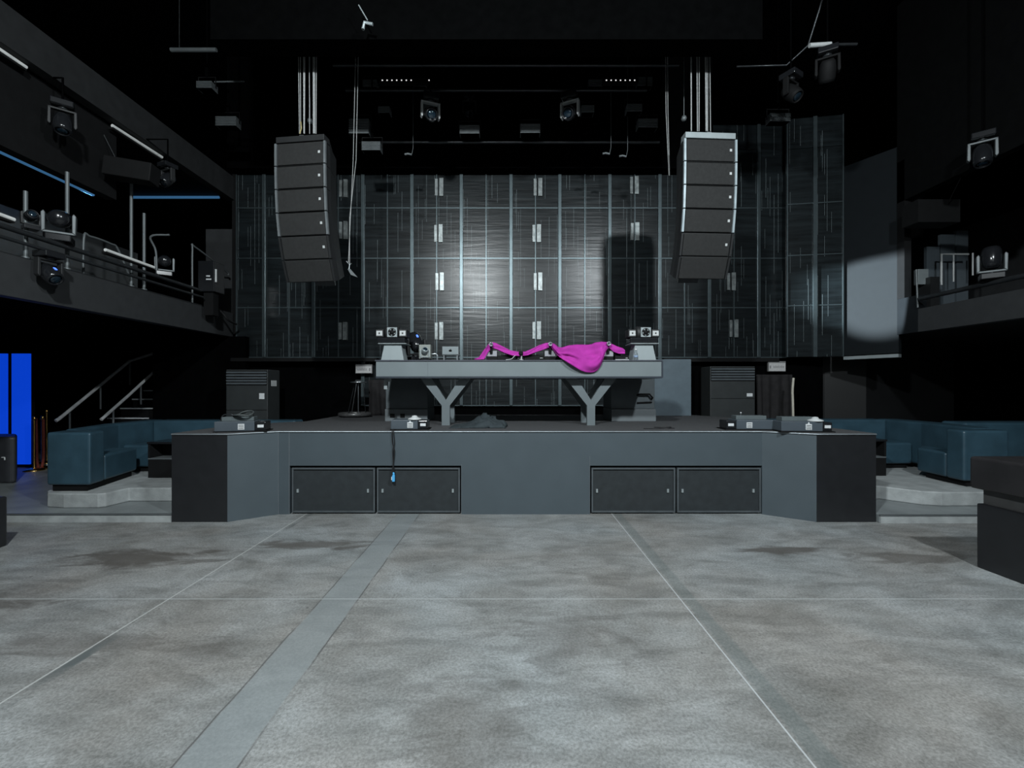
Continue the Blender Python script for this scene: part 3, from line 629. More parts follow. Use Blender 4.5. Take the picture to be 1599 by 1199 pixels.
# upright bits behind the machines
tag(MB().tube(arc([(X(1239, 8.5), 8.5, Z(590, 8.5)), (X(1237.5, 8.5), 8.5, Z(610, 8.5)), (X(1238, 8.5), 8.5, Z(630, 8.5)), (X(1240, 8.5), 8.5, .28)]), .022, 8).build('white_conduit', pm('cream_conduit', (.5, .47, .4), .5), loc=(X(1239, 8.5), 8.5, .28)), 'thin cream conduit running down beside the right black curtain', 'pipe')
tag(MB().tube(arc([(X(1005, 5.9), 5.9, H+.006), (X(1030, 5.9), 5.88, H+.012), (X(1050, 5.9), 5.95, H+.02), (X(1040, 5.9), 6.02, H+.012), (X(1025, 5.9), 5.98, H+.015), (X(1035, 5.9), 5.9, H+.02), (X(1054, 5.9), 5.92, H+.008)]), .006, 6).build('loose_cable', CABLE, loc=(X(1035, 5.9), 5.93, H)), 'loose dark cable curled on the stage edge right of the right Y leg', 'cable')
# crumpled cloth heap
def heap():
    U, V = 60, 40; vs = []; fs = []
    for i in range(U+1):
        for j in range(V+1):
            u, v = i/U, j/V; x = X(705, 6.2)+(X(790, 6.2)-X(705, 6.2))*u; y = 5.98+.62*v
            env = max(0, math.sin(math.pi*min(1, max(0, v))))**.5*max(0, math.sin(math.pi*u))**.5
            hgt = (.025+.085/(1+math.exp(-(u-.42)*14)))*env
            n = 1.1*noise.noise(Vector((u*5, v*4, 1)))+1.5*abs(noise.noise(Vector((u*7+v*6, v*3-u*3, 4))))+.5*abs(noise.noise(Vector((u*16, v*9+u*5, 7))))-.3
            vs.append((x+.03*n, y+.03*n, H+.004+hgt*(1+.75*n)+.01*env))
    for i in range(U):
        for j in range(V): a = i*(V+1)+j; fs.append((a, a+V+1, a+V+2, a+1))
    m = MB(); m.add(vs, fs, True); o = m.build('crumpled_cloth', DCLOTH, loc=(X(750, 6.2), 6.25, H), solid=.004)
    tag(o, 'dark crumpled cloth heaped on the stage beside the left Y leg', 'cloth')
heap()

# ------------------------------------------------------------------ air conditioners, signs, curtains
def ac(x0, x1, y0, z0, z1, seam, label):
    a = thing('air_conditioner', label, 'air conditioner', ((x0+x1)/2, y0+.2, z0), 'floor standing air conditioners')
    MB().box(x0, x1, y0, y0+.42, z0, z1).build('casing', ACM, a, bevel=.01)
    m = MB()
    for k in range(5): m.cbox(((x0+x1)/2, y0-.012, z1-.05-.05*k), x1-x0-.03, .02, .022, RX(R(25)))
    m.build('vent_slats', VENT, a)
    MB().box(x0+.01, x1-.01, y0-.004, y0, z1-.285, z1-.02).build('vent_recess', BLACK, a)
    MB().box(x0+.01, x1-.01, y0-.006, y0-.0005, seam-.004, seam+.004).build('seam', BLACK, a)
    return a
y0 = 8.05
a = ac(X(353, y0), X(418, y0), y0, .28, Z(577, y0), Z(640, y0), 'dark floor-standing air conditioner left of the stage with white stickers')
MB().box(X(405, y0), X(413, y0), y0-.006, y0, Z(623, y0), Z(614, y0)).build('sticker', WHITE, a)
xs = X(418, y0); MB().box(xs, xs+.005, y0+.12, y0+.3, Z(603, 8.3), Z(594, 8.3)).build('side_sticker', WHITEP, a)
y0 = 8.62
a = ac(X(1109, y0), X(1179, y0), y0, .1, Z(572, y0), Z(622, y0), 'dark floor-standing air conditioner right of the slate panel, white sticker below vents')
MB().box(X(1166, y0), X(1175, y0), y0-.006, y0, Z(619, y0), Z(614, y0)).build('sticker', WHITE, a)
def sign(px0, px1, py0, py1, D, label, pict_left):
    x0, x1, z0, z1 = X(px0, D), X(px1, D), Z(py1, D), Z(py0, D)
    s = thing('exit_sign', label, 'sign', ((x0+x1)/2, D, z0), 'unlit emergency signs under the screen')
    MB().box(x0, x1, D, D+.05, z0, z1).build('housing', pm('grey_sign_housing', (.2, .2, .2), .5), s, bevel=.004)
    fc = MB().box(x0+.01, x1-.01, D-.006, D, z0+.01, z1-.035).build('sign_face', SIGN, s)
    MB().box((x0+x1)/2-.02, (x0+x1)/2+.02, D+.01, D+.04, z1, 2.12 if D < 8.99 else 2.12).build('hanger', BLACK, s)
    m = MB(); zc = (z0+z1)/2-.012; n = 7
    for k in range(n):
        xx = x0+.04+(x1-x0-.13)*k/n+(0.06 if pict_left else 0)
        m.box(xx, xx+.014, D-.008, D-.006, zc-.02, zc+.02+.006*(k % 2))
    xx = x0+.035 if pict_left else x1-.045
    m.box(xx-.012, xx+.012, D-.008, D-.006, zc-.03, zc+.03)
    m.build('sign_marks', pm('sign_print', (.22, .22, .22), .6), fc)
sign(555, 581, 569, 583, 8.93, 'grey rectangular exit sign hanging under the screen left of the booth', False)
sign(1200, 1227, 564, 580, 9.02, 'grey rectangular exit sign hanging under the screen right of the booth', True)
def curtain(x0, x1, D, z0, z1, label, seed):
    U, V = 60, 12; vs = []; fs = []
    for i in range(U+1):
        for j in range(V+1):
            u, v = i/U, j/V; fd = math.sin(u*26+seed+math.sin(v*2+seed)*.8)*.035*(.4+.6*(1-v))
            vs.append((x0+(x1-x0)*u+.02*math.sin(v*3+u*7), D+fd, z0+(z1-z0)*v))
    for i in range(U):
        for j in range(V): a = i*(V+1)+j; fs.append((a, a+V+1, a+V+2, a+1))
    m = MB(); m.add(vs, fs, True); o = m.build('black_curtain', CURT, loc=((x0+x1)/2, D, z0), solid=.008)
    tag(o, label, 'curtain', 'black stage curtains')
curtain(X(573, 8.7), X(640, 8.7), 8.75, H, 1.75, 'black draped curtain behind the booth left end beside the round stand', 1)
curtain(X(1181, 9.0), X(1238, 9.0), 9.0, .1, 1.86, 'black draped curtain between the right air conditioner and the cream conduit', 3)
# round stand
rs = thing('round_stand', 'thin round stand with metal top disc and ring foot left of the curtain', 'stand', (X(556, 8.3), 8.35, H))
cxr = X(553, 8.3)
MB().lathe([(0, 0), (.13, 0), (.15, .02), (.06, .03), (.05, .06), (0, .06)], (cxr+.06, 8.35, Z(598, 8.3))).build('top_disc', METAL, rs)
MB().tube([(cxr+.06, 8.35, H+.06), (cxr+.06, 8.35, Z(597, 8.3))], .008).build('pole', METAL, rs)
m = MB().ring((cxr, 8.35, H+.05), .27, .035, None, 40); m.build('foot_ring', pm('dull_ribbed_steel', (.16, .16, .16), .35, .6, var=.5, scale=60), rs)
MB().lathe([(0, H+.002), (.26, H+.002), (.26, H+.03), (0, H+.03)], (cxr, 8.35, 0)).build('foot_plate', DMET, rs)
for a in (40, 150, 270):
    MB().tube([(cxr+.2*math.cos(R(a)), 8.35+.2*math.sin(R(a)), H+.03), (cxr+.06+.1*math.cos(R(a)), 8.35+.1*math.sin(R(a)), Z(599, 8.3))], .006).build('stay_rod', DMET, rs)

# ------------------------------------------------------------------ line arrays
def line_array(px, D0, pytop, label, framemat, strip, yaw):
    cx = X(px, D0); zt = Z(pytop, D0)
    r = thing('line_array', label, 'speaker', (cx, D0, zt), 'hanging line array speakers')
    bw, bh, bd = .70, .315, .5
    YM = Matrix.Translation((cx, D0, 0)) @ RZ(yaw)
    m = MB().prism([(-bw/2, 0), (bw/2, 0), (bw/2, .14), (bw/2-.12, bd-.05), (-bw/2+.12, bd-.05), (-bw/2, .14)], zt-.085, zt-.005); m.v = [YM @ v for v in m.v]; m.build('fly_frame', framemat, r, bevel=.004)
    m = MB().box(cx-.03, cx+.03, D0+.05, D0+.45, zt-.005, zt+.03).build('spreader_bar', METAL, r)
    ang = 0; p = Vector((cx, D0, zt-.09))
    for k, a in enumerate((0, 1.5, 4, 9, 15, 22)):
        A_ = R(a); T = Matrix.Translation(p) @ RZ(yaw) @ RX(A_)       # top-front edge pivot, tilt the face downwards
        hh = bh
        cb = MB(); n = 6
        cb.prism([(-bw/2, .02), (bw/2, .02), (bw/2, .16), (bw/2-.09, bd), (-bw/2+.09, bd), (-bw/2, .16)], -hh+.004, -.004)
        cb.v = [T @ v for v in cb.v]; c_ = cb.build('cabinet', CAB, r, bevel=.006)
        gr = MB().box(-bw/2+.02, bw/2-.02, 0, .02, -hh+.012, -.012, T).build('grille', GRIL, c_, bevel=.006)
        if k < 5 : MB().box(bw/2-.085, bw/2-.055, -.004, 0, -hh/2-.012, -hh/2+.022, T).build('badge', WHITEP, gr)
        for sg in (-1, 1):
            MB().box(sg*(bw/2+.006)-.014, sg*(bw/2+.006)+.014, -.004, .03, -hh+.01, -.006, T).build('rigging_strip', strip if k < 4 else CAB, c_)
        q = T @ Vector((0, 0, -hh)); p = q
    # rear rigging tail
    MB().cbox(p+Vector((.0, .48, .12)), .3, .05, .1, RX(R(30))).build('pull_back_bar', DMET, r)
    return r
line_array(468, 6.1, 211, 'left hanging column of six black line array speakers, curving back at the bottom', CAB, pm('grey_rig_strip', (.2, .22, .23), .4, .4), R(-7))
line_array(1110, 6.1, 206, 'right hanging column of six black line array speakers with pale top bar', PLATE, pm('pale_rig_strip', (.38, .45, .48), .4, .3), R(3))
def cable(pts, r_, mat, label, grp):
    o = MB().tube([W(*p) for p in pts], r_, 6).build('rigging_cable', mat, loc=W(*pts[-1])); tag(o, label, 'cable', grp)
GL, GR_ = 'hoist cables above the left line array', 'hoist cables above the right line array'
LL = 'one of the pale hoist cables rising from the left line array'
for (a, b_, r_) in ((463.5, 467.5, .006), (468.5, 469.5, .006), (473.5, 475, .012), (477, 475.5, .007), (481.5, 483.5, .006), (489.5, 490.5, .018), (495.5, 493.5, .006)):
    cable([(a, -150, 6.2), (b_, 209, 6.2)], r_, ROPE, LL, GL)
cable([(469.5, 190, 6.15), (470.5, 200, 6.15), (468, 209, 6.15)], .009, YROPE, 'short yellow sling at the top of the left line array', None)
LR = 'one of the pale hoist cables rising from the right line array'
for (a, b_, r_) in ((1078.5, 1079.5, .009), (1087, 1089, .007), (1092.5, 1091.5, .007), (1100, 1103, .012), (1105.5, 1105, .006), (1106, 1109.5, .006)):
    cable([(a, -150, 6.2), (b_, 205, 6.2)], r_, ROPE, LR, GR_)
o = thing('pull_cable', 'pale doubled cable hanging right of the left line array, clipped at its foot', 'cable', W(547, 430, 6.5))
MB().tube([W(560, -120, 6.5), W(551.5, 250, 6.5), W(544, 410, 6.5)], .005, 6).tube([W(564, -120, 6.5), W(556, 250, 6.5), W(546, 340, 6.5), W(546, 412, 6.5)], .005, 6).build('cord', ROPE, o)
MB().tube([W(541, 408, 6.5), W(546, 414, 6.5), W(549, 411, 6.5)], .008, 6).tube([W(546, 412, 6.5), W(545, 420, 6.5)], .01, 6).build('shackle', METAL, o)
MB().prismy([(X(543, 6.5), Z(420, 6.5)), (X(547, 6.5), Z(420, 6.5)), (X(558.5, 6.5), Z(433, 6.5)), (X(548, 6.5), Z(429, 6.5))], 6.49, 6.51).build('clip_plate', FINM, o)
o = tag(MB().tube([W(1038, -120, 6.6), W(1040, 175, 6.6), W(1044.5, 274, 6.6)], .005, 6).tube([W(1041, -120, 6.6), W(1043, 175, 6.6), W(1045.5, 274, 6.6)], .005, 6).build('pull_cable', ROPE, loc=W(1045, 274, 6.6)), 'thin doubled cable hanging left of the right line array', 'cable')

# ------------------------------------------------------------------ ceiling rig
for (py, D, xa, xb, l) in ((222, 8.0, 560, 1030, 'lowest black rigging pipe just above the screen'), (141, 7.4, 540, 1010, 'black rigging pipe across the middle of the lighting rig'), (102, 7.0, 520, 1060, 'highest black rigging pipe behind the bulkhead')):
    tag(MB().tube([W(xa, py, D), W(xb, py, D)], .024, 12).tube([W(xa+20, py, D), Vector((X(xa+20, D), D, 8.5))], .006, 6).tube([W(xb-20, py, D), Vector((X(xb-20, D), D, 8.5))], .006, 6).build('rigging_pipe', DMET, loc=W((xa+xb)/2, py, D)), l, 'pipe')
def wash(px, py, w_, h_, D, label, mat=FINM):
    x, z = X(px, D), Z(py, D); ww = w_*D/F; hh = h_*D/F
    o = thing('wash_light', label, 'stage light', (x, D, z+hh/2), 'wash lights on the ceiling rig')
    m = MB()
    for k in range(6): m.box(x-ww/2, x+ww/2, D, D+.16, z-hh/2+hh*k/6, z-hh/2+hh*(k+.62)/6)
    m.box(x-ww/2+.005, x+ww/2-.005, D+.015, D+.16, z-hh/2, z+hh/2); m.build('body', mat, o, bevel=.003)
    y = MB().tube([(x-ww/2-.015, D+.08, z), (x-ww/2-.015, D+.08, z+hh/2+.1), (x+ww/2+.015, D+.08, z+hh/2+.1), (x+ww/2+.015, D+.08, z)], .009, 6)
    y.build('yoke', BLACK, o)
    MB().box(x-.02, x+.02, D+.06, D+.1, z+hh/2+.1, z+hh/2+.25).box(x-.008, x+.008, D+.07, D+.09, z+hh/2+.25, 8.5).build('drop_rod', VOID, o)
for (px, py, w_, h_, l) in ((352, 188, 32, 15, 'far left grey box lamp on the dark rig left of the line array'), (560, 196, 31, 24, 'grey finned box lamp behind the left pull cable'), (579, 227, 29, 14, 'low grey box lamp right of the left pull cable foot'),
        (577, 129, 22, 11, 'grey box lamp left of the left diode row'), (655, 127, 20, 14, 'grey box lamp at the right end of the left diode row'), (599, 170, 18, 10, 'small grey box lamp above the left pull cable'), (667, 168, 20, 11, 'dim box lamp beside the white yoke of the left moving head'),
        (733, 201, 31, 14, 'grey box lamp left of rig centre, level with its twin'), (828, 199.5, 31, 15, 'grey box lamp right of rig centre, plain and brighter'), (1012, 191, 31, 14, 'grey box lamp above the right pull cable top'), (930, 128.5, 22, 11, 'grey box lamp left of the right diode row'),
        (1007, 126, 24, 14, 'dim round-cornered lamp right of the right diode row'), (918, 169, 20, 11, 'bluish box lamp right of the right moving head'), (991, 167, 24, 12, 'dim blurred lamp under the right diode row'), (1219, 182, 32, 13, 'grey box lamp with white ends right of the right line array')):
    wash(px, py, w_, h_, 8.15 if py < 150 else 7.6, l)
for (a, b_, l) in ((597, 642, 'bar of tiny white diodes on the left of the rig'), (947, 991, 'bar of tiny white diodes on the right of the rig')):
    D = 7.3; o = thing('diode_bar', l, 'stage light', W((a+b_)/2, 125, D))
    MB().box(X(a-6, D), X(b_+28 if a < 700 else b_+6, D), D, D+.08, Z(129, D), Z(121, D)).build('housing', BLACK, o)
    m = MB(); n = 7
    for k in range(n): m.lathe([(0, 0), (.012, 0), (.008, .006), (0, .008)], (X(a+(b_-a)*k/(n-1), D), D, Z(125.3, D)), RX(R(90)), 10)
    if a < 700: m.lathe([(0, 0), (.012, 0), (.008, .006), (0, .008)], (X(670, D), D, Z(125.3, D)), RX(R(90)), 10)
    m.build('diode', DIODE, o)
moving_head(W(672, 150, 7.2), 'hanging moving head with white yoke arm left of rig centre', .95, R(20), R(60), True, yokemat=WHITEP)
moving_head(W(890, 148, 7.2), 'hanging moving head with broad white yoke right of rig centre', .95, R(-25), R(60), True, yokemat=WHITEP)
moving_head(W(1235, 115, 6.6), 'dark hanging moving head on the right rig, speckled with glints', .9, R(30), R(40), True, headmat=BLACK, yokemat=BLACK)
moving_head(W(1292, 78, 6.2), 'dark hanging moving head below the bright pipe at upper right', .9, R(-30), R(-30), True, headmat=BLACK, yokemat=BLACK)
moving_head(W(733, 150, 8.5), 'dark hanging moving head above the left of two centre box lamps', .8, R(0), R(20), True)
tag(MB().tube([W(1264, 71, 6.2), W(1297, 69, 6.2)], .03, 10).build('rig_pipe_end', WHITEP, loc=W(1280, 70, 6.2)), 'short pale pipe above the upper right moving head', 'pipe')
tag(MB().tube([W(1298, 69.5, 6.2), W(1338, 69, 6.2)], .018, 8).build('rigging_pipe', DMET, loc=W(1318, 69, 6.2)), 'thin dark pipe continuing right of the short pale pipe', 'pipe')
tag(MB().tube([W(1150, 104, 6.8), W(1228, 102, 6.8), W(1262, 71, 6.5), W(1290, -20, 6.3)], .014, 8).build('rigging_pipe', DMET, loc=W(1228, 102, 6.8)), 'bent dark pipe rising to the upper right of the rig', 'pipe')
tag(MB().tube([W(267, 78, 6.6), W(338, 78, 6.6)], .03, 10).tube([W(280, 78, 6.6), Vector((X(280, 6.6), 6.6, 8.5))], .002, 6).build('rigging_pipe', FINM, loc=W(300, 78, 6.6)), 'short grey pipe high at the left of the ceiling', 'pipe')
tag(MB().tube([W(335, 128, 7.0), W(382, 127, 7.0)], .012, 8).build('rigging_pipe', FINM, loc=W(360, 128, 7)), 'thin grey rod high left of the left line array', 'pipe')
wash(318, 131, 24, 11, 6.9, 'tilted grey lamp at the left end of the thin grey rod')
o = MB().tube([W(560, 8, 5.4), W(574, 32, 5.4)], .008, 6).tube([W(567, 46, 5.4), W(569, 35, 5.4), W(582, 38, 5.4)], .02, 8)
tag(o.build('ceiling_hook', PLATE, loc=W(572, 38, 5.4)), 'small bent pale hook hanging high before the bulkhead', 'hook')
for (px, py, l) in ((637, 241, 'small pale lamp bracket below the left of the rig'), (946, 240, 'small pale bracket below the right of the rig, left of two'), (972, 244, 'small pale bracket below the right of the rig, right of two')):
    tag(MB().tube([W(px-5, py, 7.8), W(px, py-1, 7.8), W(px+6, py+.5, 7.8)], .018, 8).tube([W(px+6, py, 7.8), W(px+8, py-10, 7.8), Vector((X(px+8, 7.8), 7.8, 8.5))], .005, 6).build('lamp_bracket', FINM, loc=W(px, py, 7.8)), l, 'bracket')
for (px, py, l) in ((484, 189, 'round knob lamp between the hoist cables of the left array'), (1068, 185, 'round pale lamp left of the right hoist cables')):
    tag(MB().lathe([(0, -.04), (.03, -.03), (.04, 0), (.03, .03), (0, .04)], W(px, py, 6.7)).tube([W(px, py, 6.72), Vector((X(px, 6.72), 6.72, 8.5))], .006, 6).build('globe_lamp', FINM, loc=W(px, py, 6.7)), l, 'lamp')

# ------------------------------------------------------------------ left gallery
gx = -5.5
def G(px, slope):     # point on plane X = gx at image column px, slope = height/|X|
    D = gx*F/(px-CX); return Vector((gx, D, EYE+slope*abs(gx)))
tag(MB().tube([(gx, 3.6, 3.36), (gx, 7.95, 3.32)], .03, 12).tube([(gx+.05, 3.6, 3.22), (gx+.05, 7.95, 3.2)], .02, 10).build('gallery_light_pipe', DMET, loc=(gx, 6, 3.2)), 'twin black pipe along the left gallery front carrying lamps', 'pipe')
def tubelamp(p0, p1, label, rr=.022):
    o = thing('tube_light', label, 'light', (p0+p1)/2, 'pale tube lights')
    d = p1-p0
    m = MB(); m.box(-.03, .03, 0, d.length, -.03, .0, Matrix.Translation(p0) @ RZ(math.atan2(-d.x, d.y)))
    m.build('fitting', BLACK, o); MB().tube([p0+Vector((.02, 0, .02)), p1+Vector((.02, 0, .02))], rr, 10).build('tube', pm('opal_tube', (.55, .55, .54), .4, emit=(.9, 1, 1), es=.1), o)
tubelamp(G(-30, .335), G(19, .333), 'pale tube light at the photo edge above the left gallery front')
tubelamp(G(162, .335), G(238, .332), 'pale tube light on the left gallery pipe between posts and hooded lamp')
def G2(px, sl, x=-5.72): return Vector((x, x*F/(px-CX), EYE+sl*abs(x)))
tubelamp(G2(-20, .656), G2(38, .655), 'pale tube light high on the upper left gallery at the photo edge')
tubelamp(G2(173, .652), G2(251, .655), 'pale tube light under the upper left gallery edge')
for k, (px, z0_, z1_, l) in enumerate(((40, 3.1, 3.9, 'short upright post at far left of the left gallery rail'), (105, 3.1, 4.36, 'upright post rising behind the big hooded lamp'), (205, 3.1, 4.75, 'left of two close upright posts on the left gallery'), (225, 3.1, 4.3, 'right of two close upright posts on the left gallery'))):
    y = -5.68*F/(px-CX); tag(MB().tube([(-5.68, y, z0_), (-5.68, y, z1_)], .022, 10).tube([(-5.68, y, z0_), (-5.68, y, z0_+.03)], .04, 10).build('gallery_post', FINM, loc=(-5.68, y, z0_)), l, 'post', 'posts on the left gallery')
def loopguard(pts, label):
    tag(MB().tube(arc(pts, 5), .016, 8).build('guard_rail', FINM, loc=pts[0]), label, 'railing', 'guard rails on the left gallery')
loopguard([(-5.9, 6.2, 2.74), (-5.9, 6.2, 3.65), (-5.9, 6.3, 3.72), (-5.9, 6.62, 3.72), (-5.9, 6.75, 3.66), (-5.9, 7.05, 3.12)], 'sloped guard rail hoop behind the pale tube light on the left gallery')
loopguard([(-5.66, 7.98, 3.1), (-5.66, 7.98, 4.05), (-5.66, 8.05, 4.12), (-5.66, 8.9, 3.92), (-5.66, 9.0, 3.86)], 'tall guard rail beside the black speaker at the gallery end')
loopguard([(gx-.1, 7.1, 3.35), (gx-.1, 7.08, 3.75), (gx-.1, 6.98, 3.95), (gx+.14, 7.05, 4.0)], 'thin cranked rod above the small hooded lamp')
def hooded(px, sc, label, blue=False):
    p = G(px, .32); moving_head((p.x-.05, p.y, 3.38), label, sc, R(35), R(-75), False, 'hooded lamps on the left gallery pipe', yokemat=FINM)
hooded(99, .95, 'large upright moving head on the left gallery pipe near a post')
hooded(262, .8, 'small upright moving head near the far end of the left gallery pipe')
moving_head((gx+.05, gx*F/(70-CX), 3.2), 'dark lamp slung under the left gallery pipe with blue glint', .8, R(80), R(50), 3.21, led_on=True)
moving_head((gx+.02, gx*F/(45-CX), 3.4), 'small dark clamp lamp left of the large hooded lamp', .5, R(60), R(80), False)
moving_head(W(98, 160, 5.5), 'hanging lamp under the upper left gallery edge near the photo corner', .8, R(40), R(20), 5.4)
moving_head(W(262, 256, 6.9), 'hanging lamp at the far end of the upper left gallery', .75, R(-20), R(40), 5.42)
p = G(322, .25)
s = thing('gallery_speaker', 'upright black speaker with small white print at the far end of left gallery', 'speaker', (X(321, 8.0), 8.05, 3.1))
MB().box(X(309, 8.0), X(334, 8.0), 8.0, 8.3, Z(455, 8.0), Z(407, 8.0)).build('cabinet', GLOSS, s, bevel=.01)
m = MB()
for k in range(2): m.box(X(322, 8), X(330-2*k, 8), 7.995, 8.0, Z(437-5*k, 8), Z(435-5*k, 8))
m.build('printed_mark', WHITE, s)
MB().tube([(X(336, 8), 8.02, Z(440, 8)), (X(336, 8), 8.02, Z(420, 8))], .018, 8).build('handle', WHITEP, s)
MB().box(X(315, 8), X(330, 8), 8.05, 8.2, 2.9, Z(455, 8)).build('bracket', BLACK, s)
s = thing('ceiling_speaker', 'black box speaker slung by thin wires under the upper left gallery', 'speaker', W(206, 268, 6.4))
T_ = Matrix.Translation(W(206, 268, 6.4)) @ RZ(R(10)) @ RY(R(6))
MB().box(-.3, .3, -.12, .12, -.13, .13, T_).build('cabinet', BLACK, s, bevel=.01)
MB().tube([W(147, 180, 6.4), W(181, 248, 6.4), W(232, 258, 6.4)], .006, 6).build('wire', METAL, s)
tag(MB().tube(arc([(-5.48, 8.12, 3.0), W(335, 480, 8.3), W(347, 488, 8.4), W(357, 500, 8.5), W(369, 506, 8.8)]), .02, 8).build('gallery_cable', CABLE, loc=W(350, 492, 8.4)), 'glossy black cable bundle drooping off the left gallery end', 'cable')
for (pts, l) in (([(-6.05, 3.5, 4.4), (-6.05, 6.5, 4.4)], 'blue light strip running along under the upper left gallery'), ([W(208, 308, 9.3), W(342, 308, 9.3)], 'short blue light strip across the back of the left gallery')):
    tag(MB().tube(pts, .028, 8).build('strip_light', CYAN, loc=pts[0]), l, 'light')
# ------------------------------------------------------------------ right gallery
def GR2(px, sl, x=XR-.05): return Vector((x, x*F/(px-CX), EYE+sl*abs(x)))
tag(MB().tube([(XR-.06, 4.0, 3.1), (XR-.06, 7.5, 3.08)], .035, 12).build('gallery_light_pipe', DMET, loc=(XR-.06, 6, 3.1)), 'black pipe along the top of the right gallery front', 'pipe')
moving_head((XR-.06, XR*F/(1555-CX), 3.13), 'upright moving head with pale yoke on the right gallery pipe', .95, R(-40), R(-10), False, yokemat=FINM)
moving_head((XR-.2, XR*F/(1556-CX), 4.95+.25), 'dark hanging moving head under the upper right gallery edge', .95, R(-40), R(15), True, yokemat=FINM)
bx = thing('gallery_booth', 'pale grey partitioned lounge booth on the right gallery with a bright rail frame', 'booth', (9.0, 8.4, 2.64))
PB = pm('booth_panel', (.09, .11, .125), .5, var=.15, scale=3)
def wp(px, py, D): return W(px, py, D)
D = 8.9
for (a, b_, t_, bt_) in ((1447, 1467, 385, 445), (1469, 1491, 366, 445), (1494, 1512, 360, 440)):
    MB().box(X(a, D), X(b_, D), D, D+.06, 2.66, Z(t_, D)).build('partition', PB, bx)
MB().tube([wp(1470, 445, 8.6), wp(1470, 397, 8.6), wp(1512, 397, 8.6)], .02, 8).tube([wp(1489, 440, 8.6), wp(1489, 397, 8.6)], .014, 8).tube([wp(1519, 430, 8.6), wp(1519, 395, 8.6)], .014, 8).build('rail_frame', WHITEP, bx)
MB().box(X(1434, 8.5), X(1450, 8.5), 8.5, 8.6, Z(444, 8.5), Z(420, 8.5)).build('screen_box', PLATE, bx, bevel=.005)
MB().box(X(1453, 8.4), X(1467, 8.4), 8.4, 8.7, 2.66, Z(432, 8.4)).build('seat', CAB, bx)
y = (XR-.02)*F/(1433-CX)
tag(MB().tube([(XR-.02, 7.57, 2.95), (XR-.02, 7.6, 3.6)], .014, 8).build('gallery_post', FINM, loc=(XR-.02, 7.57, 2.95)), 'thin upright post at the corner of the right gallery front', 'post')
tag(MB().box(XR+.0, XR+.12, 7.85, 8.0, 3.17, 5.6).build('gallery_column', BLACK, loc=(XR+.06, 7.9, 3.17)), 'slim dark column at the end of the right gallery', 'column')
tag(MB().box(X(1425, 7.4), X(1490, 7.4), 7.3, 7.6, Z(350, 7.4), Z(315, 7.4)).tube([W(1479, 320, 7.3), W(1507, 264, 6.9)], .006, 6).build('gallery_speaker', BLACK, loc=W(1457, 333, 7.4), bevel=0), 'black box speaker slung by a wire under the upper right gallery', 'speaker')

# ------------------------------------------------------------------ left lounge
for (a, b_, l) in ((-40, 10, 'glowing blue upright panel cut by the left photo edge'), (18, 46, 'glowing blue upright panel right of its twin at far left')):
    D = 8.4; o = thing('light_panel', l, 'light panel', (X((a+b_)/2, D), D, .1), 'blue light panels')
    MB().box(X(a, D), X(b_, D), D, D+.03, .16, Z(552, D)).build('pane', BLUEP, o)
    MB().box(X(a, D)-.02, X(b_, D)+.02, D+.031, D+.08, .1, Z(551, D)).build('frame', BLACK, o)
D = 7.0
s = thing('floor_speaker', 'dark speaker cabinet on the raised floor before the blue light panels', 'speaker', (-8.1, 7.2, .1))
MB().prism([(-8.6, D), (-7.84, D), (-7.78, D+.06), (-8.25, D+.5), (-8.6, D+.5)], .1, Z(682, D)).build('cabinet', pm('grey_black_cabinet', (.03, .032, .036), .5), s, bevel=.04, seg=3)
MB().tube([(X(4, D), D-.01, Z(714, D)), (X(9, D), D-.015, Z(714, D)), (X(8.5, D), D-.01, Z(718, D))], .01, 6).build('handle', WHITEP, s)
def stanchion(x, y, z0, h, label):
    s = thing('stanchion', label, 'stanchion', (x, y, z0), 'brass rope stanchions')
    MB().lathe([(0, 0), (.15, 0), (.14, .02), (.04, .05), (0, .05)], (x, y, z0)).build('base', GOLD, s)
    MB().tube([(x, y, z0+.04), (x, y, z0+h-.05)], .02, 12).build('pole', GOLD, s)
    MB().lathe([(0, 0), (.035, 0), (.035, .015), (.02, .02), (.03, .045), (.02, .065), (0, .07)], (x, y, z0+h-.06), None, 16).build('finial', GOLD, s)
stanchion(X(53.5, 8.1), 8.1, .1, .97, 'brass stanchion standing nearest the blue panel')
stanchion(X(66.5, 8.3), 8.3, .1, .97, 'middle brass stanchion with red rope hooked to it')
stanchion(X(73, 8.9), 8.9, .1, 1.05, 'rearmost brass stanchion half hidden by the sofa')
a, b_ = Vector((X(53.5, 8.1), 8.1, .98)), Vector((X(66.5, 8.3), 8.3, .98))
tag(MB().tube(arc([W(56, 653, 8.14), W(57, 690, 8.16), W(58, 722, 8.2), W(62, 732, 8.25), W(67, 722, 8.28), W(68, 690, 8.3), W(67.5, 653, 8.3)], 8), .022, 10).build('velvet_rope', ROPER, loc=a), 'dark red rope hanging in a deep loop between the brass stanchions', 'rope')
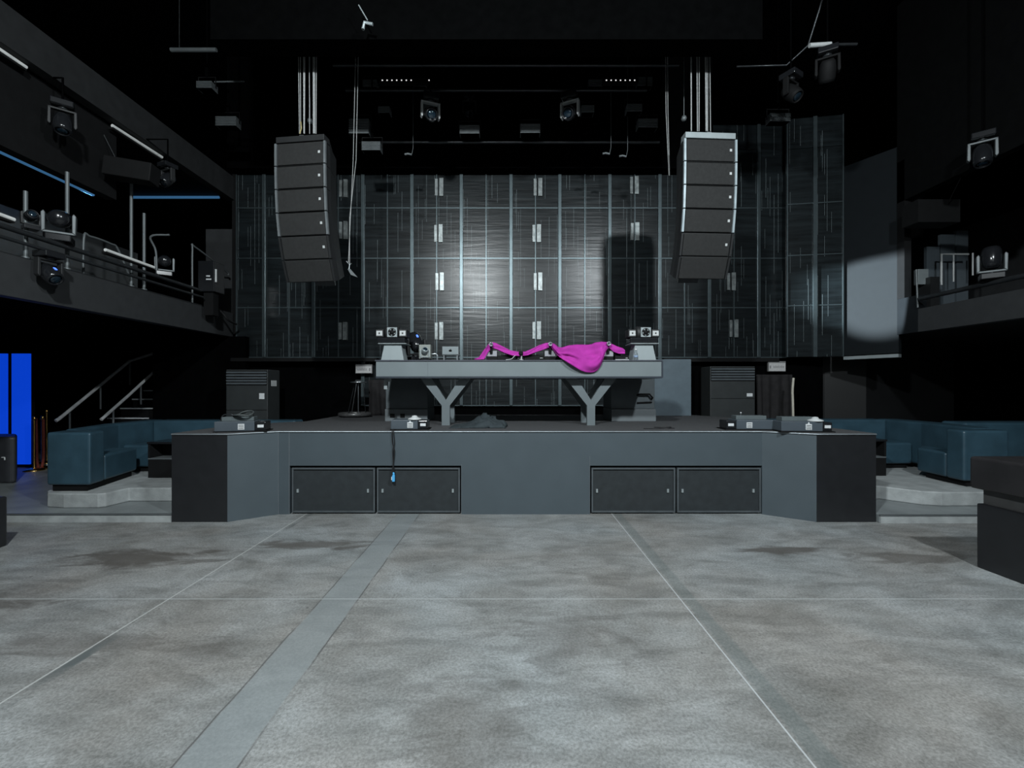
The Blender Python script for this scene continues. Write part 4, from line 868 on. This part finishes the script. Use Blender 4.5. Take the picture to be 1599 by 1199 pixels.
# stairs
st_ = thing('staircase', 'dark metal stairs with silver handrails rising behind the left sofa', 'staircase', (-8.2, 9, .1))
for k in range(13):
    zt = .1+.18*(k+1); y = 7.72+.29*k
    MB().box(-7.98, -7.16, y, y+.3, zt-.03, zt).box(-7.98, -7.16, y+.02, y+.04, zt-.18, zt-.03).build('step', BLACK, st_)
m = MB()
for k in range(13): m.box(-7.98, -7.16, 7.71+.29*k, 7.725+.29*k, .1+.18*(k+1)-.02, .1+.18*(k+1)+.003)
m.build('nosing', pm('pale_stair_nosing', (.5, .53, .55), .4), st_)
r1 = [W(87, 657, 8.2), W(92, 654, 8.25), W(203, 563.5, 10.0), W(240, 552, 10.6)]
r2 = [W(158, 655, 8.4), W(200, 618, 9.0), W(240, 581, 9.65)]
RAILM = pm('satin_handrail', (.85, .87, .9), .25, 0, spec=.9)
MB().tube(r1, .03, 12).build('handrail', RAILM, st_); MB().tube(r2, .028, 12).build('handrail', RAILM, st_)
for (px, y0_, D) in ((109, 641, 8.6), (157, 602, 9.2), (203, 565, 10.0), (177, 640, 8.65), (220, 600, 9.35)):
    x = X(px, D); MB().tube([(x, D, .1+.18*max(1, (D-7.5)/.29)), (x, D, Z(y0_, D))], .018, 8).build('rail_post', FINM, st_)
# sofas
def sofa(label, arm, seat, back, back2, seat2, feet, loc):
    s = thing('corner_sofa', label, 'sofa', loc, 'blue leather corner sofas')
    MB().prism(arm, .36, 1.03).build('armrest', LEATH, s, bevel=.03, seg=3)
    MB().prism(seat, .36, .7).build('seat', LEATH, s, bevel=.03, seg=3)
    MB().prism(seat2, .36, .7).build('seat', LEATH, s, bevel=.03, seg=3)
    MB().prism(back, .36, 1.04).build('backrest', LEATH, s, bevel=.035, seg=3)
    MB().prism(back2, .36, 1.04).build('backrest', LEATH, s, bevel=.035, seg=3)
    m = MB()
    for q in feet: m.prism(q, .28, .359)
    m.build('base_plinth', BLACK, s); return s
zf = 5.68
sofa('teal leather corner sofa on the left platform, its square arm end facing the floor',
     [(-5.88, zf), (-5.33, zf), (-5.41, 5.98), (-5.96, 6.0)],
     [(-5.42, 5.99), (-5.62, 6.75), (-6.0, 6.75), (-5.8, 5.99)][::-1],
     [(-5.98, 6.01), (-5.81, 6.0), (-6.08, 6.95), (-6.08, 7.9), (-6.35, 7.9), (-6.3, 6.9)][::-1],
     [(-6.07, 7.6), (-3.65, 7.6), (-3.65, 7.92), (-6.07, 7.92)],
     [(-6.06, 7.0), (-3.75, 7.0), (-3.75, 7.59), (-6.06, 7.59)],
     [[(-5.84, zf+.04), (-5.4, zf+.04), (-5.66, 6.7), (-6.0, 6.7)], [(-6.0, 7.06), (-3.8, 7.06), (-3.8, 7.8), (-6.0, 7.8)]], (-5.6, 6.5, .28))
sofa('teal leather corner sofa on the right platform, its square arm end facing the floor',
     [(6.0, 5.93), (6.6, 5.93), (6.68, 6.2), (6.02, 6.2)],
     [(6.03, 6.21), (6.42, 6.21), (6.42, 7.0), (6.08, 6.7)],
     [(6.43, 6.21), (6.72, 6.21), (6.95, 7.2), (6.95, 8.1), (6.6, 8.1), (6.6, 7.2)],
     [(4.4, 7.85), (6.59, 7.85), (6.59, 8.15), (4.4, 8.15)],
     [(4.5, 7.2), (6.55, 7.3), (6.55, 7.84), (4.5, 7.84)],
     [[(6.08, 5.98), (6.6, 5.98), (6.7, 6.9), (6.12, 6.6)], [(4.6, 7.26), (6.5, 7.36), (6.5, 7.8), (4.6, 7.8)]], (6.2, 6.8, .28))
tag(MB().box(7.0, 8.9, 6.9, 7.3, .28, 1.06).build('sofa_back', LEATH, loc=(7.9, 7.1, .28), bevel=.035), 'further teal leather sofa back glimpsed right of the right corner sofa', 'sofa')
# small cabinets
def cabinet(x0, x1, y0, y1, z1_, label):
    s = thing('side_cabinet', label, 'cabinet', ((x0+x1)/2, (y0+y1)/2, .28), 'black side cabinets by the stage')
    MB().box(x0, x1, y0, y1, .28, .55).build('lower_box', BLACK, s, bevel=.004)
    MB().box(x0, x1, y0+.25, y1, .57, z1_-.03).build('upper_back', BLACK, s)
    MB().box(x0, x0+.03, y0, y0+.25, .57, z1_-.03).build('side_wall', BLACK, s); MB().box(x1-.03, x1, y0, y0+.25, .57, z1_-.03).build('side_wall', BLACK, s)
    MB().box(x0, x1, y0, y1, .55, .568).build('shelf', FINM, s); MB().box(x0-.01, x1+.01, y0-.01, y1+.01, z1_-.03, z1_).build('top', GLOSS, s, bevel=.004)
D = 6.55
cabinet(X(231, D), X(272, D), D, D+.4, Z(690, D), 'open black side cabinet between the left sofa and the stage corner')
cabinet(X(1340, 6.7), X(1384, 6.7), 6.7, 7.1, Z(686, 6.7), 'black side cabinet peeking out right of the stage corner')
# foreground seats
b1 = thing('black_bench', 'black leather bench with stacked back block at the right photo edge', 'bench', (4.5, 3.3, 0))
MB().prism([(4.16, 4.0), (4.2, 2.2), (5.1, 2.2), (5.1, 4.0)], .0, .57).build('base_block', SIDE, b1, bevel=.01)
MB().prism([(4.13, 4.04), (4.17, 2.2), (5.1, 2.2), (5.1, 4.04)], .7, .985).build('top_cushion', LEATHB, b1, bevel=.025, seg=3)
MB().prism([(4.2, 3.98), (4.24, 2.2), (5.0, 2.2), (5.0, 3.98)], .571, .699).build('recessed_plinth', pm('grey_plinth', (.05, .05, .05), .35), b1)
b2 = thing('black_bench', 'black leather bench only just showing at the left photo edge', 'bench', (-5.4, 4.1, 0))
MB().prism([(-5.1, 4.55), (-5.07, 4.3), (-4.95, 3.2), (-5.9, 3.2), (-5.9, 4.55)], .0, .5).build('base_block', SIDE, b2, bevel=.02)
